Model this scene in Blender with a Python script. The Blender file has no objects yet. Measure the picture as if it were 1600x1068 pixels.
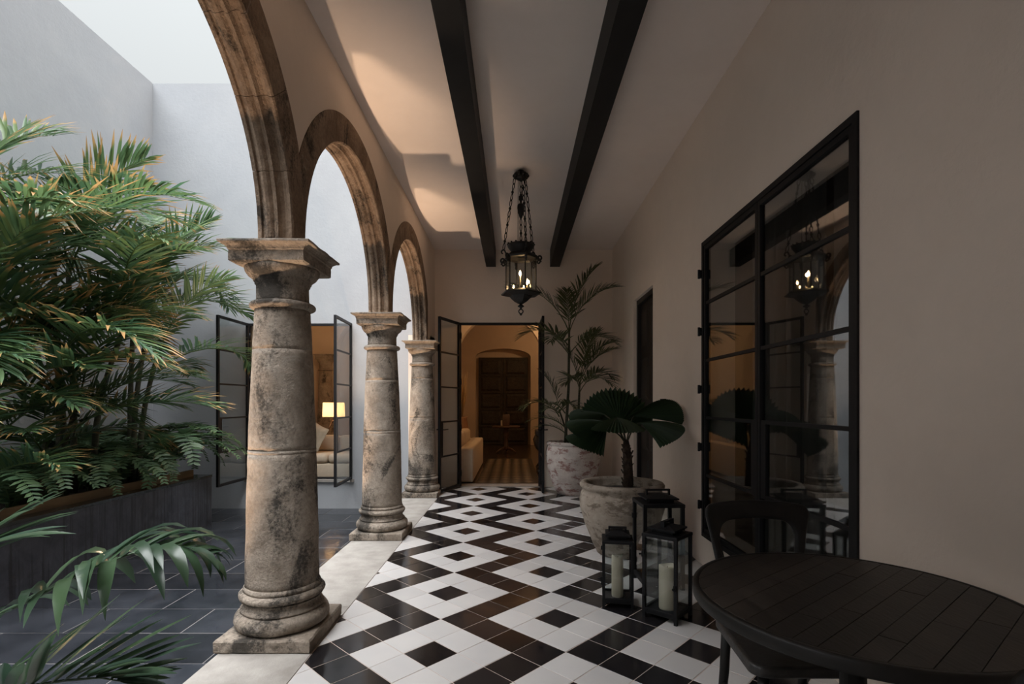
import bpy, bmesh, math, random
from mathutils import Vector, Matrix, Euler
R = math.radians
PI = math.pi
sc = bpy.context.scene
COL = sc.collection
random.seed(7)

# ---------------------------------------------------------------- camera, sky, lights, exposure
CAMH = 1.306          # eye height
F = 800.0             # focal length in px of a 1600 px wide frame
VX, VY = 804.0, 629.0 # vanishing point of the corridor
cam_d = bpy.data.cameras.new('camera')
cam_d.sensor_width = 36.0
cam_d.lens = 36.0 * F / 1600.0
cam_d.shift_x = -(VX - 800.0) / 1600.0
cam_d.shift_y = (VY - 534.0) / 1600.0
cam_d.clip_start = 0.02
cam = bpy.data.objects.new('camera', cam_d)
COL.objects.link(cam)
cam.location = (0, 0, CAMH)
cam.rotation_euler = (R(90), 0, 0)
sc.camera = cam

world = bpy.data.worlds.new('overcast_dusk')
sc.world = world
world.use_nodes = True
wn = world.node_tree.nodes
# evenly overcast sky: three times brighter overhead than at the horizon
wl_ = world.node_tree.links
tc = wn.new('ShaderNodeTexCoord'); sx = wn.new('ShaderNodeSeparateXYZ'); ml = wn.new('ShaderNodeMath')
wl_.new(tc.outputs['Generated'], sx.inputs[0])
ml.operation = 'MULTIPLY_ADD'; ml.use_clamp = False
ml.inputs[1].default_value = 2/3; ml.inputs[2].default_value = 1/3
mx = wn.new('ShaderNodeMath'); mx.operation = 'MAXIMUM'; mx.inputs[1].default_value = 0.0
wl_.new(sx.outputs['Z'], mx.inputs[0]); wl_.new(mx.outputs[0], ml.inputs[0])
SKY = 0.46
mk = wn.new('ShaderNodeMath'); mk.operation = 'MULTIPLY'; mk.inputs[1].default_value = SKY
wl_.new(ml.outputs[0], mk.inputs[0])
wn['Background'].inputs[0].default_value = (0.94, 0.985, 1.0, 1)
wl_.new(mk.outputs[0], wn['Background'].inputs[1])
# very wide sun lamp, nearly overhead, added to brighten beyond the sky
sd = bpy.data.lights.new('fill_sun', 'SUN')
sd.energy = 5.2; sd.angle = R(80); sd.color = (0.97, 0.98, 1.0)
so = bpy.data.objects.new('fill_sun', sd)
COL.objects.link(so)
so.rotation_euler = Vector((0.14, 0.12, -0.95)).to_track_quat('-Z', 'Y').to_euler()

sc.view_settings.view_transform = 'Standard'
sc.view_settings.look = 'None'
sc.view_settings.exposure = 1.45
sc.view_settings.gamma = 1.0
sc.view_settings.use_curve_mapping = False
sc.cycles.max_bounces = 16
sc.cycles.diffuse_bounces = 9
sc.cycles.transparent_max_bounces = 32

WARM = (1.0, 0.58, 0.26)
def lamp(name, kind, loc, power, color=WARM, size=0.05, rot=None, spot=None, blend=0.3):
    l = bpy.data.lights.new(name, kind)
    l.energy = power
    l.color = color
    l.shadow_soft_size = size
    if spot:
        l.spot_size = R(spot)
        l.spot_blend = blend
    o = bpy.data.objects.new(name, l)
    COL.objects.link(o)
    o.location = loc
    if rot:
        o.rotation_euler = rot
    return o
# ---------------------------------------------------------------- helpers
def P(x, y, d):
    """point seen at photo pixel (x, y) at depth d in front of the camera"""
    return Vector(((x - VX) * d / F, d, CAMH + (VY - y) * d / F))

class MB:
    """collects shapes, then links them as ONE mesh object"""
    def __init__(s):
        s.v = []; s.f = []; s.sm = []; s.uv = {}
    def add(s, vs, fs, smooth=False, uv=None):
        b = len(s.v)
        s.v += [tuple(p) for p in vs]
        for i, f in enumerate(fs):
            if uv:
                s.uv[len(s.f)] = uv[i]
            s.f.append(tuple(b + k for k in f))
            s.sm.append(smooth)
        return s
    def box(s, x0, x1, y0, y1, z0, z1):
        v = [(x0,y0,z0),(x1,y0,z0),(x1,y1,z0),(x0,y1,z0),(x0,y0,z1),(x1,y0,z1),(x1,y1,z1),(x0,y1,z1)]
        return s.add(v, [(0,3,2,1),(4,5,6,7),(0,1,5,4),(1,2,6,5),(2,3,7,6),(3,0,4,7)])
    def bar(s, a, b, w, t, up=(0,0,1)):
        a = Vector(a); b = Vector(b)
        d = (b - a).normalized(); u = Vector(up)
        if abs(d.dot(u)) > 0.98: u = Vector((0,1,0))
        r = d.cross(u).normalized() * w/2; u2 = r.cross(d).normalized() * t/2
        v = [a-r-u2, a+r-u2, a+r+u2, a-r+u2, b-r-u2, b+r-u2, b+r+u2, b-r+u2]
        return s.add(v, [(0,1,2,3),(7,6,5,4),(0,4,5,1),(1,5,6,2),(2,6,7,3),(3,7,4,0)])
    def tube(s, pts, rad, n=8, cap=True, smooth=True):
        pts = [Vector(p) for p in pts]
        m = len(pts)
        rr = rad if isinstance(rad, (list, tuple)) else [rad]*m
        rings = []; prev = None
        for i in range(m):
            t = (pts[min(i+1, m-1)] - pts[max(i-1, 0)])
            if t.length < 1e-9: t = Vector((0,0,1))
            t.normalize()
            if prev is None:
                u = Vector((0,0,1)) if abs(t.z) < 0.9 else Vector((1,0,0))
                a = t.cross(u).normalized()
            else:
                a = (prev - t*prev.dot(t))
                a = a.normalized() if a.length > 1e-6 else t.orthogonal().normalized()
            prev = a
            b = t.cross(a)
            rings.append([pts[i] + (a*math.cos(2*PI*k/n) + b*math.sin(2*PI*k/n))*rr[i] for k in range(n)])
        v = [p for r in rings for p in r]; f = []
        for i in range(m-1):
            for k in range(n):
                f.append((i*n+k, i*n+(k+1)%n, (i+1)*n+(k+1)%n, (i+1)*n+k))
        if cap:
            f.append(tuple(range(n))[::-1]); f.append(tuple((m-1)*n+k for k in range(n)))
        return s.add(v, f, smooth)
    def lathe(s, prof, n=32, c=(0,0,0), smooth=True, cap=True):
        v = []; f = []
        m = len(prof)
        for (r, z) in prof:
            for k in range(n):
                a = 2*PI*k/n
                v.append((c[0]+r*math.cos(a), c[1]+r*math.sin(a), c[2]+z))
        for i in range(m-1):
            for k in range(n):
                f.append((i*n+k, i*n+(k+1)%n, (i+1)*n+(k+1)%n, (i+1)*n+k))
        if cap:
            f.append(tuple(range(n))[::-1]); f.append(tuple((m-1)*n+k for k in range(n)))
        return s.add(v, f, smooth)
    def square(s, prof, c=(0,0,0)):
        """stack of square rings (half width, z)"""
        v = []; f = []; m = len(prof)
        for (h, z) in prof:
            v += [(c[0]-h,c[1]-h,c[2]+z),(c[0]+h,c[1]-h,c[2]+z),(c[0]+h,c[1]+h,c[2]+z),(c[0]-h,c[1]+h,c[2]+z)]
        for i in range(m-1):
            for k in range(4):
                f.append((i*4+k, i*4+(k+1)%4, (i+1)*4+(k+1)%4, (i+1)*4+k))
        f.append((3,2,1,0)); f.append(tuple((m-1)*4+k for k in range(4)))
        return s.add(v, f)
    def prism(s, poly, z0, z1, inset=0.0):
        """vertical prism over a convex polygon; the top is drawn in by `inset`"""
        n = len(poly)
        cx = sum(p[0] for p in poly)/n; cy = sum(p[1] for p in poly)/n
        v = [(p[0],p[1],z0) for p in poly]
        if inset:
            v += [(p[0],p[1],z1-inset) for p in poly]
            for p in poly:
                dx, dy = cx-p[0], cy-p[1]; l = math.hypot(dx, dy) or 1
                v.append((p[0]+dx/l*inset*1.4, p[1]+dy/l*inset*1.4, z1))
            L = 3
        else:
            v += [(p[0],p[1],z1) for p in poly]; L = 2
        f = [tuple(range(n))[::-1], tuple((L-1)*n+k for k in range(n))]
        for i in range(L-1):
            for k in range(n):
                f.append((i*n+k, i*n+(k+1)%n, (i+1)*n+(k+1)%n, (i+1)*n+k))
        return s.add(v, f)
    def rbox(s, x0, x1, y0, y1, z0, z1, r=0.03, seg=3, puff=0.0):
        """box with rounded edges"""
        bm = bmesh.new()
        bmesh.ops.create_cube(bm, size=1.0)
        for v in bm.verts:
            v.co = Vector(((x0+x1)/2 + v.co.x*(x1-x0), (y0+y1)/2 + v.co.y*(y1-y0), (z0+z1)/2 + v.co.z*(z1-z0)))
        bmesh.ops.bevel(bm, geom=bm.edges[:], offset=r, segments=seg, profile=0.5, affect='EDGES')
        bm.verts.index_update()
        if puff:
            c = Vector(((x0+x1)/2, (y0+y1)/2, (z0+z1)/2))
        s.add([v.co[:] for v in bm.verts], [[v.index for v in f.verts] for f in bm.faces], True)
        bm.free()
        return s
    def torus(s, c, R1, r, axis=(0,0,1), n=12, m=6, sy=1.0):
        ax = Vector(axis).normalized(); a = ax.orthogonal().normalized(); b = ax.cross(a)
        pts = [Vector(c) + a*math.cos(2*PI*k/n)*R1 + b*math.sin(2*PI*k/n)*R1*sy for k in range(n)]
        v = []; f = []
        for k in range(n):
            rad = (pts[k]-Vector(c)).normalized()
            for j in range(m):
                v.append(pts[k] + (rad*math.cos(2*PI*j/m) + ax*math.sin(2*PI*j/m))*r)
        for k in range(n):
            for j in range(m):
                f.append((k*m+j, ((k+1)%n)*m+j, ((k+1)%n)*m+(j+1)%m, k*m+(j+1)%m))
        return s.add(v, f, True)
    def sphere(s, c, r, n=12, m=8, sz=1.0):
        prof = [(max(1e-4, r*math.sin(PI*i/m)), -r*sz*math.cos(PI*i/m)) for i in range(m+1)]
        return s.lathe(prof, n, c)
    def mesh(s, name):
        me = bpy.data.meshes.new(name)
        me.from_pydata(s.v, [], s.f)
        me.polygons.foreach_set('use_smooth', s.sm)
        if s.uv:
            ul = me.uv_layers.new(name='leaf')
            for i, p in enumerate(me.polygons):
                u = s.uv.get(i)
                if u:
                    for k, li in enumerate(p.loop_indices):
                        ul.data[li].uv = u[k]
        me.update()
        return me
    def build(s, name, mat, parent=None, loc=None, rot=None):
        return inst(name, s.mesh(name), mat, parent, loc, rot)

def inst(name, me, mat=None, parent=None, loc=None, rot=None, matrix=None):
    if mat is not None and not me.materials:
        me.materials.append(mat)
    o = bpy.data.objects.new(name, me)
    COL.objects.link(o)
    if parent is not None:
        o.parent = parent
    if loc is not None: o.location = loc
    if rot is not None: o.rotation_euler = rot
    if matrix is not None: o.matrix_basis = matrix
    return o
def empty(name, loc=(0,0,0), rz=0.0, parent=None):
    o = bpy.data.objects.new(name, None)
    o.empty_display_size = 0.1
    COL.objects.link(o)
    o.location = loc; o.rotation_euler = (0,0,rz)
    if parent is not None: o.parent = parent
    return o
def tag(o, label=None, cat=None, group=None, kind=None):
    if label: o['label'] = label
    if cat: o['category'] = cat
    if group: o['group'] = group
    if kind: o['kind'] = kind
    return o
def struct(o, label=None, cat=None):
    return tag(o, label, cat, kind='structure')
def clip(poly, a, b, c):
    """keep the part of a convex polygon where a*x + b*y <= c"""
    out = []
    for i in range(len(poly)):
        p, q = poly[i], poly[(i+1) % len(poly)]
        dp, dq = a*p[0]+b*p[1]-c, a*q[0]+b*q[1]-c
        if dp <= 0: out.append(p)
        if (dp < 0 < dq) or (dq < 0 < dp):
            t = dp/(dp-dq)
            out.append((p[0]+(q[0]-p[0])*t, p[1]+(q[1]-p[1])*t))
    return out
def area(poly):
    return 0.5*sum(poly[i][0]*poly[(i+1)%len(poly)][1]-poly[(i+1)%len(poly)][0]*poly[i][1] for i in range(len(poly)))

# ---------------------------------------------------------------- materials
def new_mat(name):
    m = bpy.data.materials.new(name); m.use_nodes = True
    nt = m.node_tree
    return m, nt, nt.nodes['Principled BSDF']
def N(nt, t, **kw):
    n = nt.nodes.new(t)
    for k, v in kw.items():
        setattr(n, k, v)
    return n
def noise(nt, scale, detail=4.0, rough=0.55, dist=0.0, vec=None, stretch=None):
    n = N(nt, 'ShaderNodeTexNoise')
    n.inputs['Scale'].default_value = scale
    n.inputs['Detail'].default_value = detail
    n.inputs['Roughness'].default_value = rough
    n.inputs['Distortion'].default_value = dist
    if vec is None:
        g = N(nt, 'ShaderNodeNewGeometry'); vec = g.outputs['Position']
    if stretch:
        mp = N(nt, 'ShaderNodeMapping')
        mp.inputs['Scale'].default_value = stretch
        nt.links.new(vec, mp.inputs['Vector']); vec = mp.outputs['Vector']
    nt.links.new(vec, n.inputs['Vector'])
    return n.outputs['Fac']
def ramp(nt, fac, stops):
    r = N(nt, 'ShaderNodeValToRGB')
    e = r.color_ramp.elements
    while len(e) < len(stops): e.new(0.5)
    for k, (p, c) in enumerate(stops):
        e[k].position = p
        e[k].color = (c, c, c, 1) if isinstance(c, (int, float)) else (c[0], c[1], c[2], 1)
    nt.links.new(fac, r.inputs['Fac'])
    return r.outputs['Color']
def mix(nt, fac, a, b, mode='MIX'):
    m = N(nt, 'ShaderNodeMix', data_type='RGBA', blend_type=mode)
    for sock, val in ((m.inputs[0], fac), (m.inputs[6], a), (m.inputs[7], b)):
        if isinstance(val, bpy.types.NodeSocket): nt.links.new(val, sock)
        elif isinstance(val, (int, float)): sock.default_value = val
        else: sock.default_value = (val[0], val[1], val[2], 1)
    return m.outputs[2]
def math_n(nt, op, a, b=0.0):
    m = N(nt, 'ShaderNodeMath', operation=op)
    for sock, val in ((m.inputs[0], a), (m.inputs[1], b)):
        if isinstance(val, bpy.types.NodeSocket): nt.links.new(val, sock)
        else: sock.default_value = val
    return m.outputs[0]
def bump(nt, bsdf, h, strength=0.3, dist=0.01):
    b = N(nt, 'ShaderNodeBump')
    b.inputs['Strength'].default_value = strength
    b.inputs['Distance'].default_value = dist
    nt.links.new(h, b.inputs['Height'])
    nt.links.new(b.outputs['Normal'], bsdf.inputs['Normal'])
def simple(name, c, rough=0.5, metal=0.0, c2=None, scale=12.0, bmp=0.0, bscale=60.0, bdist=0.004, spec=0.5, rnd=0.0, stretch=None):
    m, nt, b = new_mat(name)
    b.inputs['Roughness'].default_value = rough
    b.inputs['Metallic'].default_value = metal
    b.inputs['Specular IOR Level'].default_value = spec
    c2 = c2 or tuple(k*0.8 for k in c)
    col = ramp(nt, noise(nt, scale, 4, stretch=stretch), [(0.3, c2), (0.7, c)])
    if rnd:
        oi = N(nt, 'ShaderNodeObjectInfo')
        hsv = N(nt, 'ShaderNodeHueSaturation')
        nt.links.new(col, hsv.inputs['Color'])
        mr = N(nt, 'ShaderNodeMapRange')
        mr.inputs['To Min'].default_value = 1-rnd; mr.inputs['To Max'].default_value = 1+rnd
        nt.links.new(oi.outputs['Random'], mr.inputs['Value'])
        nt.links.new(mr.outputs[0], hsv.inputs['Value'])
        col = hsv.outputs['Color']
    nt.links.new(col, b.inputs['Base Color'])
    if bmp:
        bump(nt, b, noise(nt, bscale, 5, stretch=stretch), bmp, bdist)
    return m
def plaster(name, c, c2, stain=None, bmp=0.25):
    m, nt, b = new_mat(name)
    b.inputs['Roughness'].default_value = 0.85
    b.inputs['Specular IOR Level'].default_value = 0.25
    col = ramp(nt, noise(nt, 1.3, 6, 0.6, 0.4), [(0.32, c2), (0.68, c)])
    col = mix(nt, ramp(nt, noise(nt, 5.0, 6, 0.7), [(0.45, 0.0), (0.8, 0.35)]), col, tuple(k*0.93 for k in c2))
    if stain:
        st = ramp(nt, noise(nt, 3.0, 5, 0.6, stretch=(2.2, 2.2, 0.25)), [(0.5, 0.0), (0.75, 0.5)])
        col = mix(nt, st, col, stain)
    nt.links.new(col, b.inputs['Base Color'])
    bump(nt, b, noise(nt, 22.0, 6, 0.65), bmp, 0.012)
    return m
def stone(name, c_light, c_dark, lichen=0.5, low=True):
    m, nt, b = new_mat(name)
    b.inputs['Roughness'].default_value = 0.92
    b.inputs['Specular IOR Level'].default_value = 0.2
    col = ramp(nt, noise(nt, 4.5, 8, 0.65, 0.5), [(0.3, c_dark), (0.5, tuple((a+d)/2 for a, d in zip(c_light, c_dark))), (0.72, c_light)])
    g = N(nt, 'ShaderNodeNewGeometry')
    # grey-black lichen: large patches broken up by fine specks, heavier at the foot of the column
    big = noise(nt, 3.2, 4, 0.6, 0.8, stretch=(1, 1, 0.6))
    fine = noise(nt, 60.0, 5, 0.75)
    s_ = math_n(nt, 'ADD', math_n(nt, 'MULTIPLY', big, 1.25), math_n(nt, 'MULTIPLY', fine, 0.55))
    mr = N(nt, 'ShaderNodeMapRange')
    mr.inputs['From Min'].default_value = 1.02 - lichen*0.16
    mr.inputs['From Max'].default_value = 1.18 - lichen*0.16
    mr.inputs['To Max'].default_value = 0.85
    nt.links.new(s_, mr.inputs['Value'])
    col = mix(nt, mr.outputs[0], col, (0.035, 0.033, 0.03))
    grit = ramp(nt, noise(nt, 38.0, 6, 0.8), [(0.36, 0.72), (0.60, 1.05)])
    col = mix(nt, 1.0, col, grit, 'MULTIPLY')
    # pale mortar / lime smears
    lime = ramp(nt, noise(nt, 7.0, 5, 0.6, 1.2), [(0.64, 0.0), (0.72, 0.45)])
    col = mix(nt, lime, col, (0.52, 0.46, 0.40))
    nt.links.new(col, b.inputs['Base Color'])
    h = math_n(nt, 'ADD', noise(nt, 75.0, 6, 0.7), math_n(nt, 'MULTIPLY', noise(nt, 14.0, 4, 0.6), 1.2))
    bump(nt, b, h, 0.9, 0.016)
    return m

M = {}
M['wall'] = plaster('corridor_plaster', (0.84, 0.725, 0.625), (0.79, 0.68, 0.585))
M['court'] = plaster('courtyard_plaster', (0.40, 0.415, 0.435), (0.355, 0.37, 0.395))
M['ceil'] = plaster('ceiling_plaster', (0.84, 0.755, 0.70), (0.80, 0.715, 0.66), bmp=0.1)
M['room'] = plaster('room_plaster', (0.66, 0.54, 0.42), (0.60, 0.49, 0.38))
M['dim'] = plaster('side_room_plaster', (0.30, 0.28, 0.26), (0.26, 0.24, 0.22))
M['stone'] = stone('column_stone', (0.50, 0.425, 0.35), (0.25, 0.20, 0.155), 0.66)
M['stone_arch'] = stone('arch_stone', (0.46, 0.34, 0.245), (0.20, 0.135, 0.092), 0.42)
M['steel'] = simple('black_steel', (0.013, 0.013, 0.015), 0.5, 0.0, (0.009, 0.009, 0.010), 40, 0.05, 200, spec=0.25)
M['iron'] = simple('wrought_iron', (0.016, 0.014, 0.013), 0.5, 0.3, (0.01, 0.009, 0.008), 30, 0.3, 90)
M['beam'] = simple('painted_beam', (0.014, 0.0135, 0.0135), 0.6, 0.0, (0.010, 0.010, 0.010), 8, 0.1, 60, spec=0.25)
M['limestone'] = simple('pale_limestone', (0.36, 0.335, 0.305), 0.7, 0.0, (0.25, 0.228, 0.205), 7, 0.5, 60, 0.006, spec=0.3)
M['grout'] = simple('grout', (0.50, 0.41, 0.35), 0.9)
M['grout_dark'] = simple('slate_grout', (0.15, 0.142, 0.14), 0.8)

def glossy_tile(name, c, c2, rough, rnd, bmp=0.04, rc=(0.1, 0.3)):
    m, nt, b = new_mat(name)
    b.inputs['Specular IOR Level'].default_value = 0.5
    oi = N(nt, 'ShaderNodeObjectInfo')
    g = N(nt, 'ShaderNodeNewGeometry')
    n1 = noise(nt, 4.0, 2, 0.5, 0.0)
    col = ramp(nt, n1, [(0.28, c2), (0.66, c)])
    hsv = N(nt, 'ShaderNodeHueSaturation')
    mr = N(nt, 'ShaderNodeMapRange')
    mr.inputs['To Min'].default_value = 1-rnd; mr.inputs['To Max'].default_value = 1+rnd
    nt.links.new(oi.outputs['Random'], mr.inputs['Value'])
    nt.links.new(mr.outputs[0], hsv.inputs['Value'])
    nt.links.new(col, hsv.inputs['Color'])
    nt.links.new(hsv.outputs['Color'], b.inputs['Base Color'])
    rr = N(nt, 'ShaderNodeMapRange')
    rr.inputs['From Min'].default_value = 0.3; rr.inputs['From Max'].default_value = 0.7
    rr.inputs['To Min'].default_value = rc[0]; rr.inputs['To Max'].default_value = rc[1]
    nt.links.new(noise(nt, 9.0, 4), rr.inputs['Value'])
    nt.links.new(rr.outputs[0], b.inputs['Roughness'])
    if bmp: bump(nt, b, noise(nt, 5.0, 3), bmp, 0.01)
    return m
M['tile_black'] = glossy_tile('black_cement_tile', (0.014, 0.0125, 0.013), (0.008, 0.0075, 0.009), 0.2, 0.5, bmp=0.015, rc=(0.09, 0.2))
M['tile_white'] = glossy_tile('white_cement_tile', (0.55, 0.53, 0.515), (0.51, 0.495, 0.49), 0.3, 0.08, bmp=0.0, rc=(0.24, 0.27))
M['slate'] = glossy_tile('wet_slate', (0.030, 0.033, 0.040), (0.014, 0.016, 0.020), 0.25, 0.35, 0.08, rc=(0.05, 0.24))

def glass(name, tint=(0.92, 0.94, 0.94), ior=1.5, gain=1.0):
    m, nt, b = new_mat(name)
    nt.nodes.remove(b)
    out = nt.nodes['Material Output']
    tr = N(nt, 'ShaderNodeBsdfTransparent'); tr.inputs[0].default_value = (*tint, 1)
    gl = N(nt, 'ShaderNodeBsdfGlossy'); gl.inputs['Roughness'].default_value = 0.0
    lw = N(nt, 'ShaderNodeLayerWeight'); lw.inputs[0].default_value = 0.5
    f0 = ((ior-1)/(ior+1))**2
    sch = math_n(nt, 'ADD', math_n(nt, 'MULTIPLY', math_n(nt, 'POWER', lw.outputs['Facing'], 5.0), 1-f0), f0)
    ms = N(nt, 'ShaderNodeMixShader')
    nt.links.new(math_n(nt, 'MULTIPLY', sch, gain), ms.inputs[0])
    nt.links.new(tr.outputs[0], ms.inputs[1]); nt.links.new(gl.outputs[0], ms.inputs[2])
    nt.links.new(ms.outputs[0], out.inputs['Surface'])
    return m
M['glass'] = glass('clear_glass')
M['glass_dim'] = glass('window_glass', (0.80, 0.82, 0.82), 1.75, 1.5)
def emit(name, c, s):
    m, nt, b = new_mat(name)
    b.inputs['Base Color'].default_value = (*c, 1)
    b.inputs['Emission Color'].default_value = (*c, 1)
    b.inputs['Emission Strength'].default_value = s
    return m
# ================================================================ the setting
XR, XL, XO = 1.515, -1.235, -1.44       # right wall face, arcade inner and outer face
YE, ZC = 7.95, 3.68                      # end wall face, ceiling
ZTOP = 6.26                              # courtyard wall top
SPR, ARC_R, EXT_R, HALF = 2.23, 1.0, 1.2, 1.0875
ARC_Y = [-0.320, 1.855, 4.03, 6.205]
YS = -1.9                                # the corridor starts here, behind the viewer

def holes_wall(name, mat, axis, a0, a1, b0, b1, z0, z1, holes, label=None):
    """wall slab running along x ('x') or y ('y') with rectangular openings (u0,u1,z0,z1)"""
    us = sorted({a0, a1, *[h[0] for h in holes], *[h[1] for h in holes]})
    zs = sorted({z0, z1, *[h[2] for h in holes], *[h[3] for h in holes]})
    m = MB()
    for i in range(len(us)-1):
        for j in range(len(zs)-1):
            uc, zc = (us[i]+us[i+1])/2, (zs[j]+zs[j+1])/2
            if any(h[0] < uc < h[1] and h[2] < zc < h[3] for h in holes): continue
            if axis == 'x': m.box(us[i], us[i+1], b0, b1, zs[j], zs[j+1])
            else: m.box(b0, b1, us[i], us[i+1], zs[j], zs[j+1])
    return struct(m.build(name, mat), label)
def arch_wall(name, mat, x0, x1, y0, y1, z1, opens, label=None):
    """wall across the view with arched openings (xc, half width, springing, rise)"""
    m = MB()
    cuts = {x0, x1}
    for (xc, hw, sp, ri) in opens:
        for k in range(25): cuts.add(xc - hw*math.cos(PI*k/24))
    cuts = sorted(cuts)
    def low(x):
        for (xc, hw, sp, ri) in opens:
            t = (x-xc)/hw
            if abs(t) <= 1.0001: return sp + ri*math.sqrt(max(0, 1-t*t))
        return 0.0
    def inside(x): return any(abs(x-xc) < hw for (xc, hw, sp, ri) in opens)
    for a, b in zip(cuts[:-1], cuts[1:]):
        mid = (a+b)/2
        if inside(mid): za, zb = low(a), low(b)
        else: za = zb = 0.0
        v = [(a,y0,za),(b,y0,zb),(b,y1,zb),(a,y1,za),(a,y0,z1),(b,y0,z1),(b,y1,z1),(a,y1,z1)]
        m.add(v, [(0,3,2,1),(4,5,6,7),(0,1,5,4),(1,2,6,5),(2,3,7,6),(3,0,4,7)])
    return struct(m.build(name, mat), label)

# --- corridor shell
WIN = (2.249, 4.12, 0.24, 2.59)          # y0 y1 z0 z1 of the glazed casement in the right wall
DR2 = (5.61, 6.52, 0.0, 2.60)
holes_wall('wall_right', M['wall'], 'y', -2.5, 8.23, XR, XR+0.26, -0.12, 4.3, [WIN, DR2], 'warm cream plaster wall along the right of the corridor')
DOOR = (-0.865, 0.407, 0.0, 2.55)
holes_wall('wall_end', M['wall'], 'x', -1.56, XR, YE, YE+0.26, -0.12, 4.3, [DOOR], 'cream plaster wall closing the end of the corridor')
struct(MB().box(XO, XR, YS-0.26, YS, -0.12, 4.4).build('wall_back', M['wall']), 'cream plaster wall behind the viewer closing the corridor')
struct(MB().box(XL-.004, XR, YS, YE, ZC, ZC+0.3).build('ceiling', M['ceil']), 'flat pale plaster ceiling of the corridor')

m = MB()
ys = []
for yc in ARC_Y:
    for k in range(33): ys.append(yc - HALF*math.cos(PI*k/32))
ys = sorted(set(round(y, 5) for y in ys))
def ext_z(y):
    yc = min(ARC_Y, key=lambda c: abs(c-y))
    return SPR + math.sqrt(max(0, EXT_R**2 - min(HALF, abs(y-yc))**2))
for a, b in zip(ys[:-1], ys[1:]):
    if b-a < 1e-4: continue
    za, zb = ext_z(a+1e-5)+0.002, ext_z(b-1e-5)+0.002
    v = [(XO+.004,a,za),(XL-.004,a,za),(XL-.004,b,zb),(XO+.004,b,zb),(XO+.004,a,4.4),(XL-.004,a,4.4),(XL-.004,b,4.4),(XO+.004,b,4.4)]
    m.add(v, [(0,3,2,1),(4,5,6,7),(0,1,5,4),(1,2,6,5),(2,3,7,6),(3,0,4,7)])
m.box(XO+.004, XL-.004, ARC_Y[-1]+HALF+.001, YE, 2.169, 4.4)
m.box(-1.56, XL-.004, 7.52, YE, -0.12, 2.30)
m.box(XO+.004, XL-.004, YS, ARC_Y[0]-HALF-.001, -0.12, 4.4)
struct(m.build('wall_arcade', M['wall']), 'plaster spandrel wall above the stone arches')

# --- courtyard shell: its floor lies two steps lower than the corridor
ZF = -0.334
CXL = -5.62
CW = (-4.14, -2.53, 0.123, 2.538)        # casement in the courtyard wall: x0 x1 z0 z1
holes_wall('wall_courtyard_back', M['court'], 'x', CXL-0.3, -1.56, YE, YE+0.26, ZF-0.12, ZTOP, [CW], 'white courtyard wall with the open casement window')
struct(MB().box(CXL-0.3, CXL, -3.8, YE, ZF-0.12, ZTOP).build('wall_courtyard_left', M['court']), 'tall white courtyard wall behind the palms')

# --- rooms seen through the open doors and windows
RX0, RX1, RY1 = -5.2, 1.95, 12.0
struct(MB().box(RX0, RX1, 8.21, 16.4, 4.30, 4.5).build('ceiling_room', M['room']), 'ceiling of the warm lit rooms')
struct(MB().box(RX0-0.2, RX0, 8.21, 12.3, -0.12, 4.3).build('wall_room_left', M['room']), 'left wall of the sitting room')
struct(MB().box(RX1, RX1+0.2, 8.23, 16.4, -0.12, 4.3).build('wall_room_right', M['room']), 'right wall of the warm lit rooms')
arch_wall('wall_room_arch', M['room'], RX0, RX1, RY1, RY1+0.3, 4.3, [(-0.35, 1.0, 2.35, 1.0), (-3.25, 0.95, 2.45, 0.95)], 'orange lit wall with arched openings across the rooms')
struct(MB().box(RX0, -2.0, 12.5, 12.7, -0.12, 4.3).build('wall_room_niche', M['room']), 'wall behind the blind arch of the sitting room')
arch_wall('wall_hall_end', M['room'], -2.0, RX1, 15.8, 16.1, 4.3, [(-0.355, 0.85, 2.72, 0.26)], 'far wall of the hall with shallow arched recess')
struct(MB().box(-2.2, -2.0, 12.3, 16.4, -0.12, 4.3).build('wall_hall_left', M['room']), 'left wall of the far hall')
struct(MB().box(-2.0, RX1, 16.1, 16.4, -0.12, 4.3).build('wall_hall_back', M['room']), 'wall behind the carved hall doors')
struct(MB().box(RX0, RX1, 8.23, 12.0, -0.12, -0.002).box(RX0, RX1, 12.0, 16.4, -0.12, -0.004).build('floor_room', simple('room_floor', (0.085, 0.055, 0.035), 0.22, 0, (0.05, 0.033, 0.022), 6)), 'dark polished floor of the inner rooms')
# side room behind the casement in the right wall
m = MB()
m.box(4.2, 4.4, 1.0, 6.2, -0.12, 3.4).box(XR+0.26, 4.4, 0.8, 1.0, -0.12, 3.4).box(XR+0.26, 4.4, 5.3, 5.5, -0.12, 3.4)
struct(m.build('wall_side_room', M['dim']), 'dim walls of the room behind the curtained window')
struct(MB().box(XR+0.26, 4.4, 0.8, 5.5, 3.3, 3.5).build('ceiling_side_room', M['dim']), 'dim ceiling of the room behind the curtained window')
struct(MB().box(XR+0.26, 4.4, 0.8, 5.5, -0.12, 0.0).build('floor_side_room', M['dim']), 'floor of the room behind the curtained window')

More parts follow.
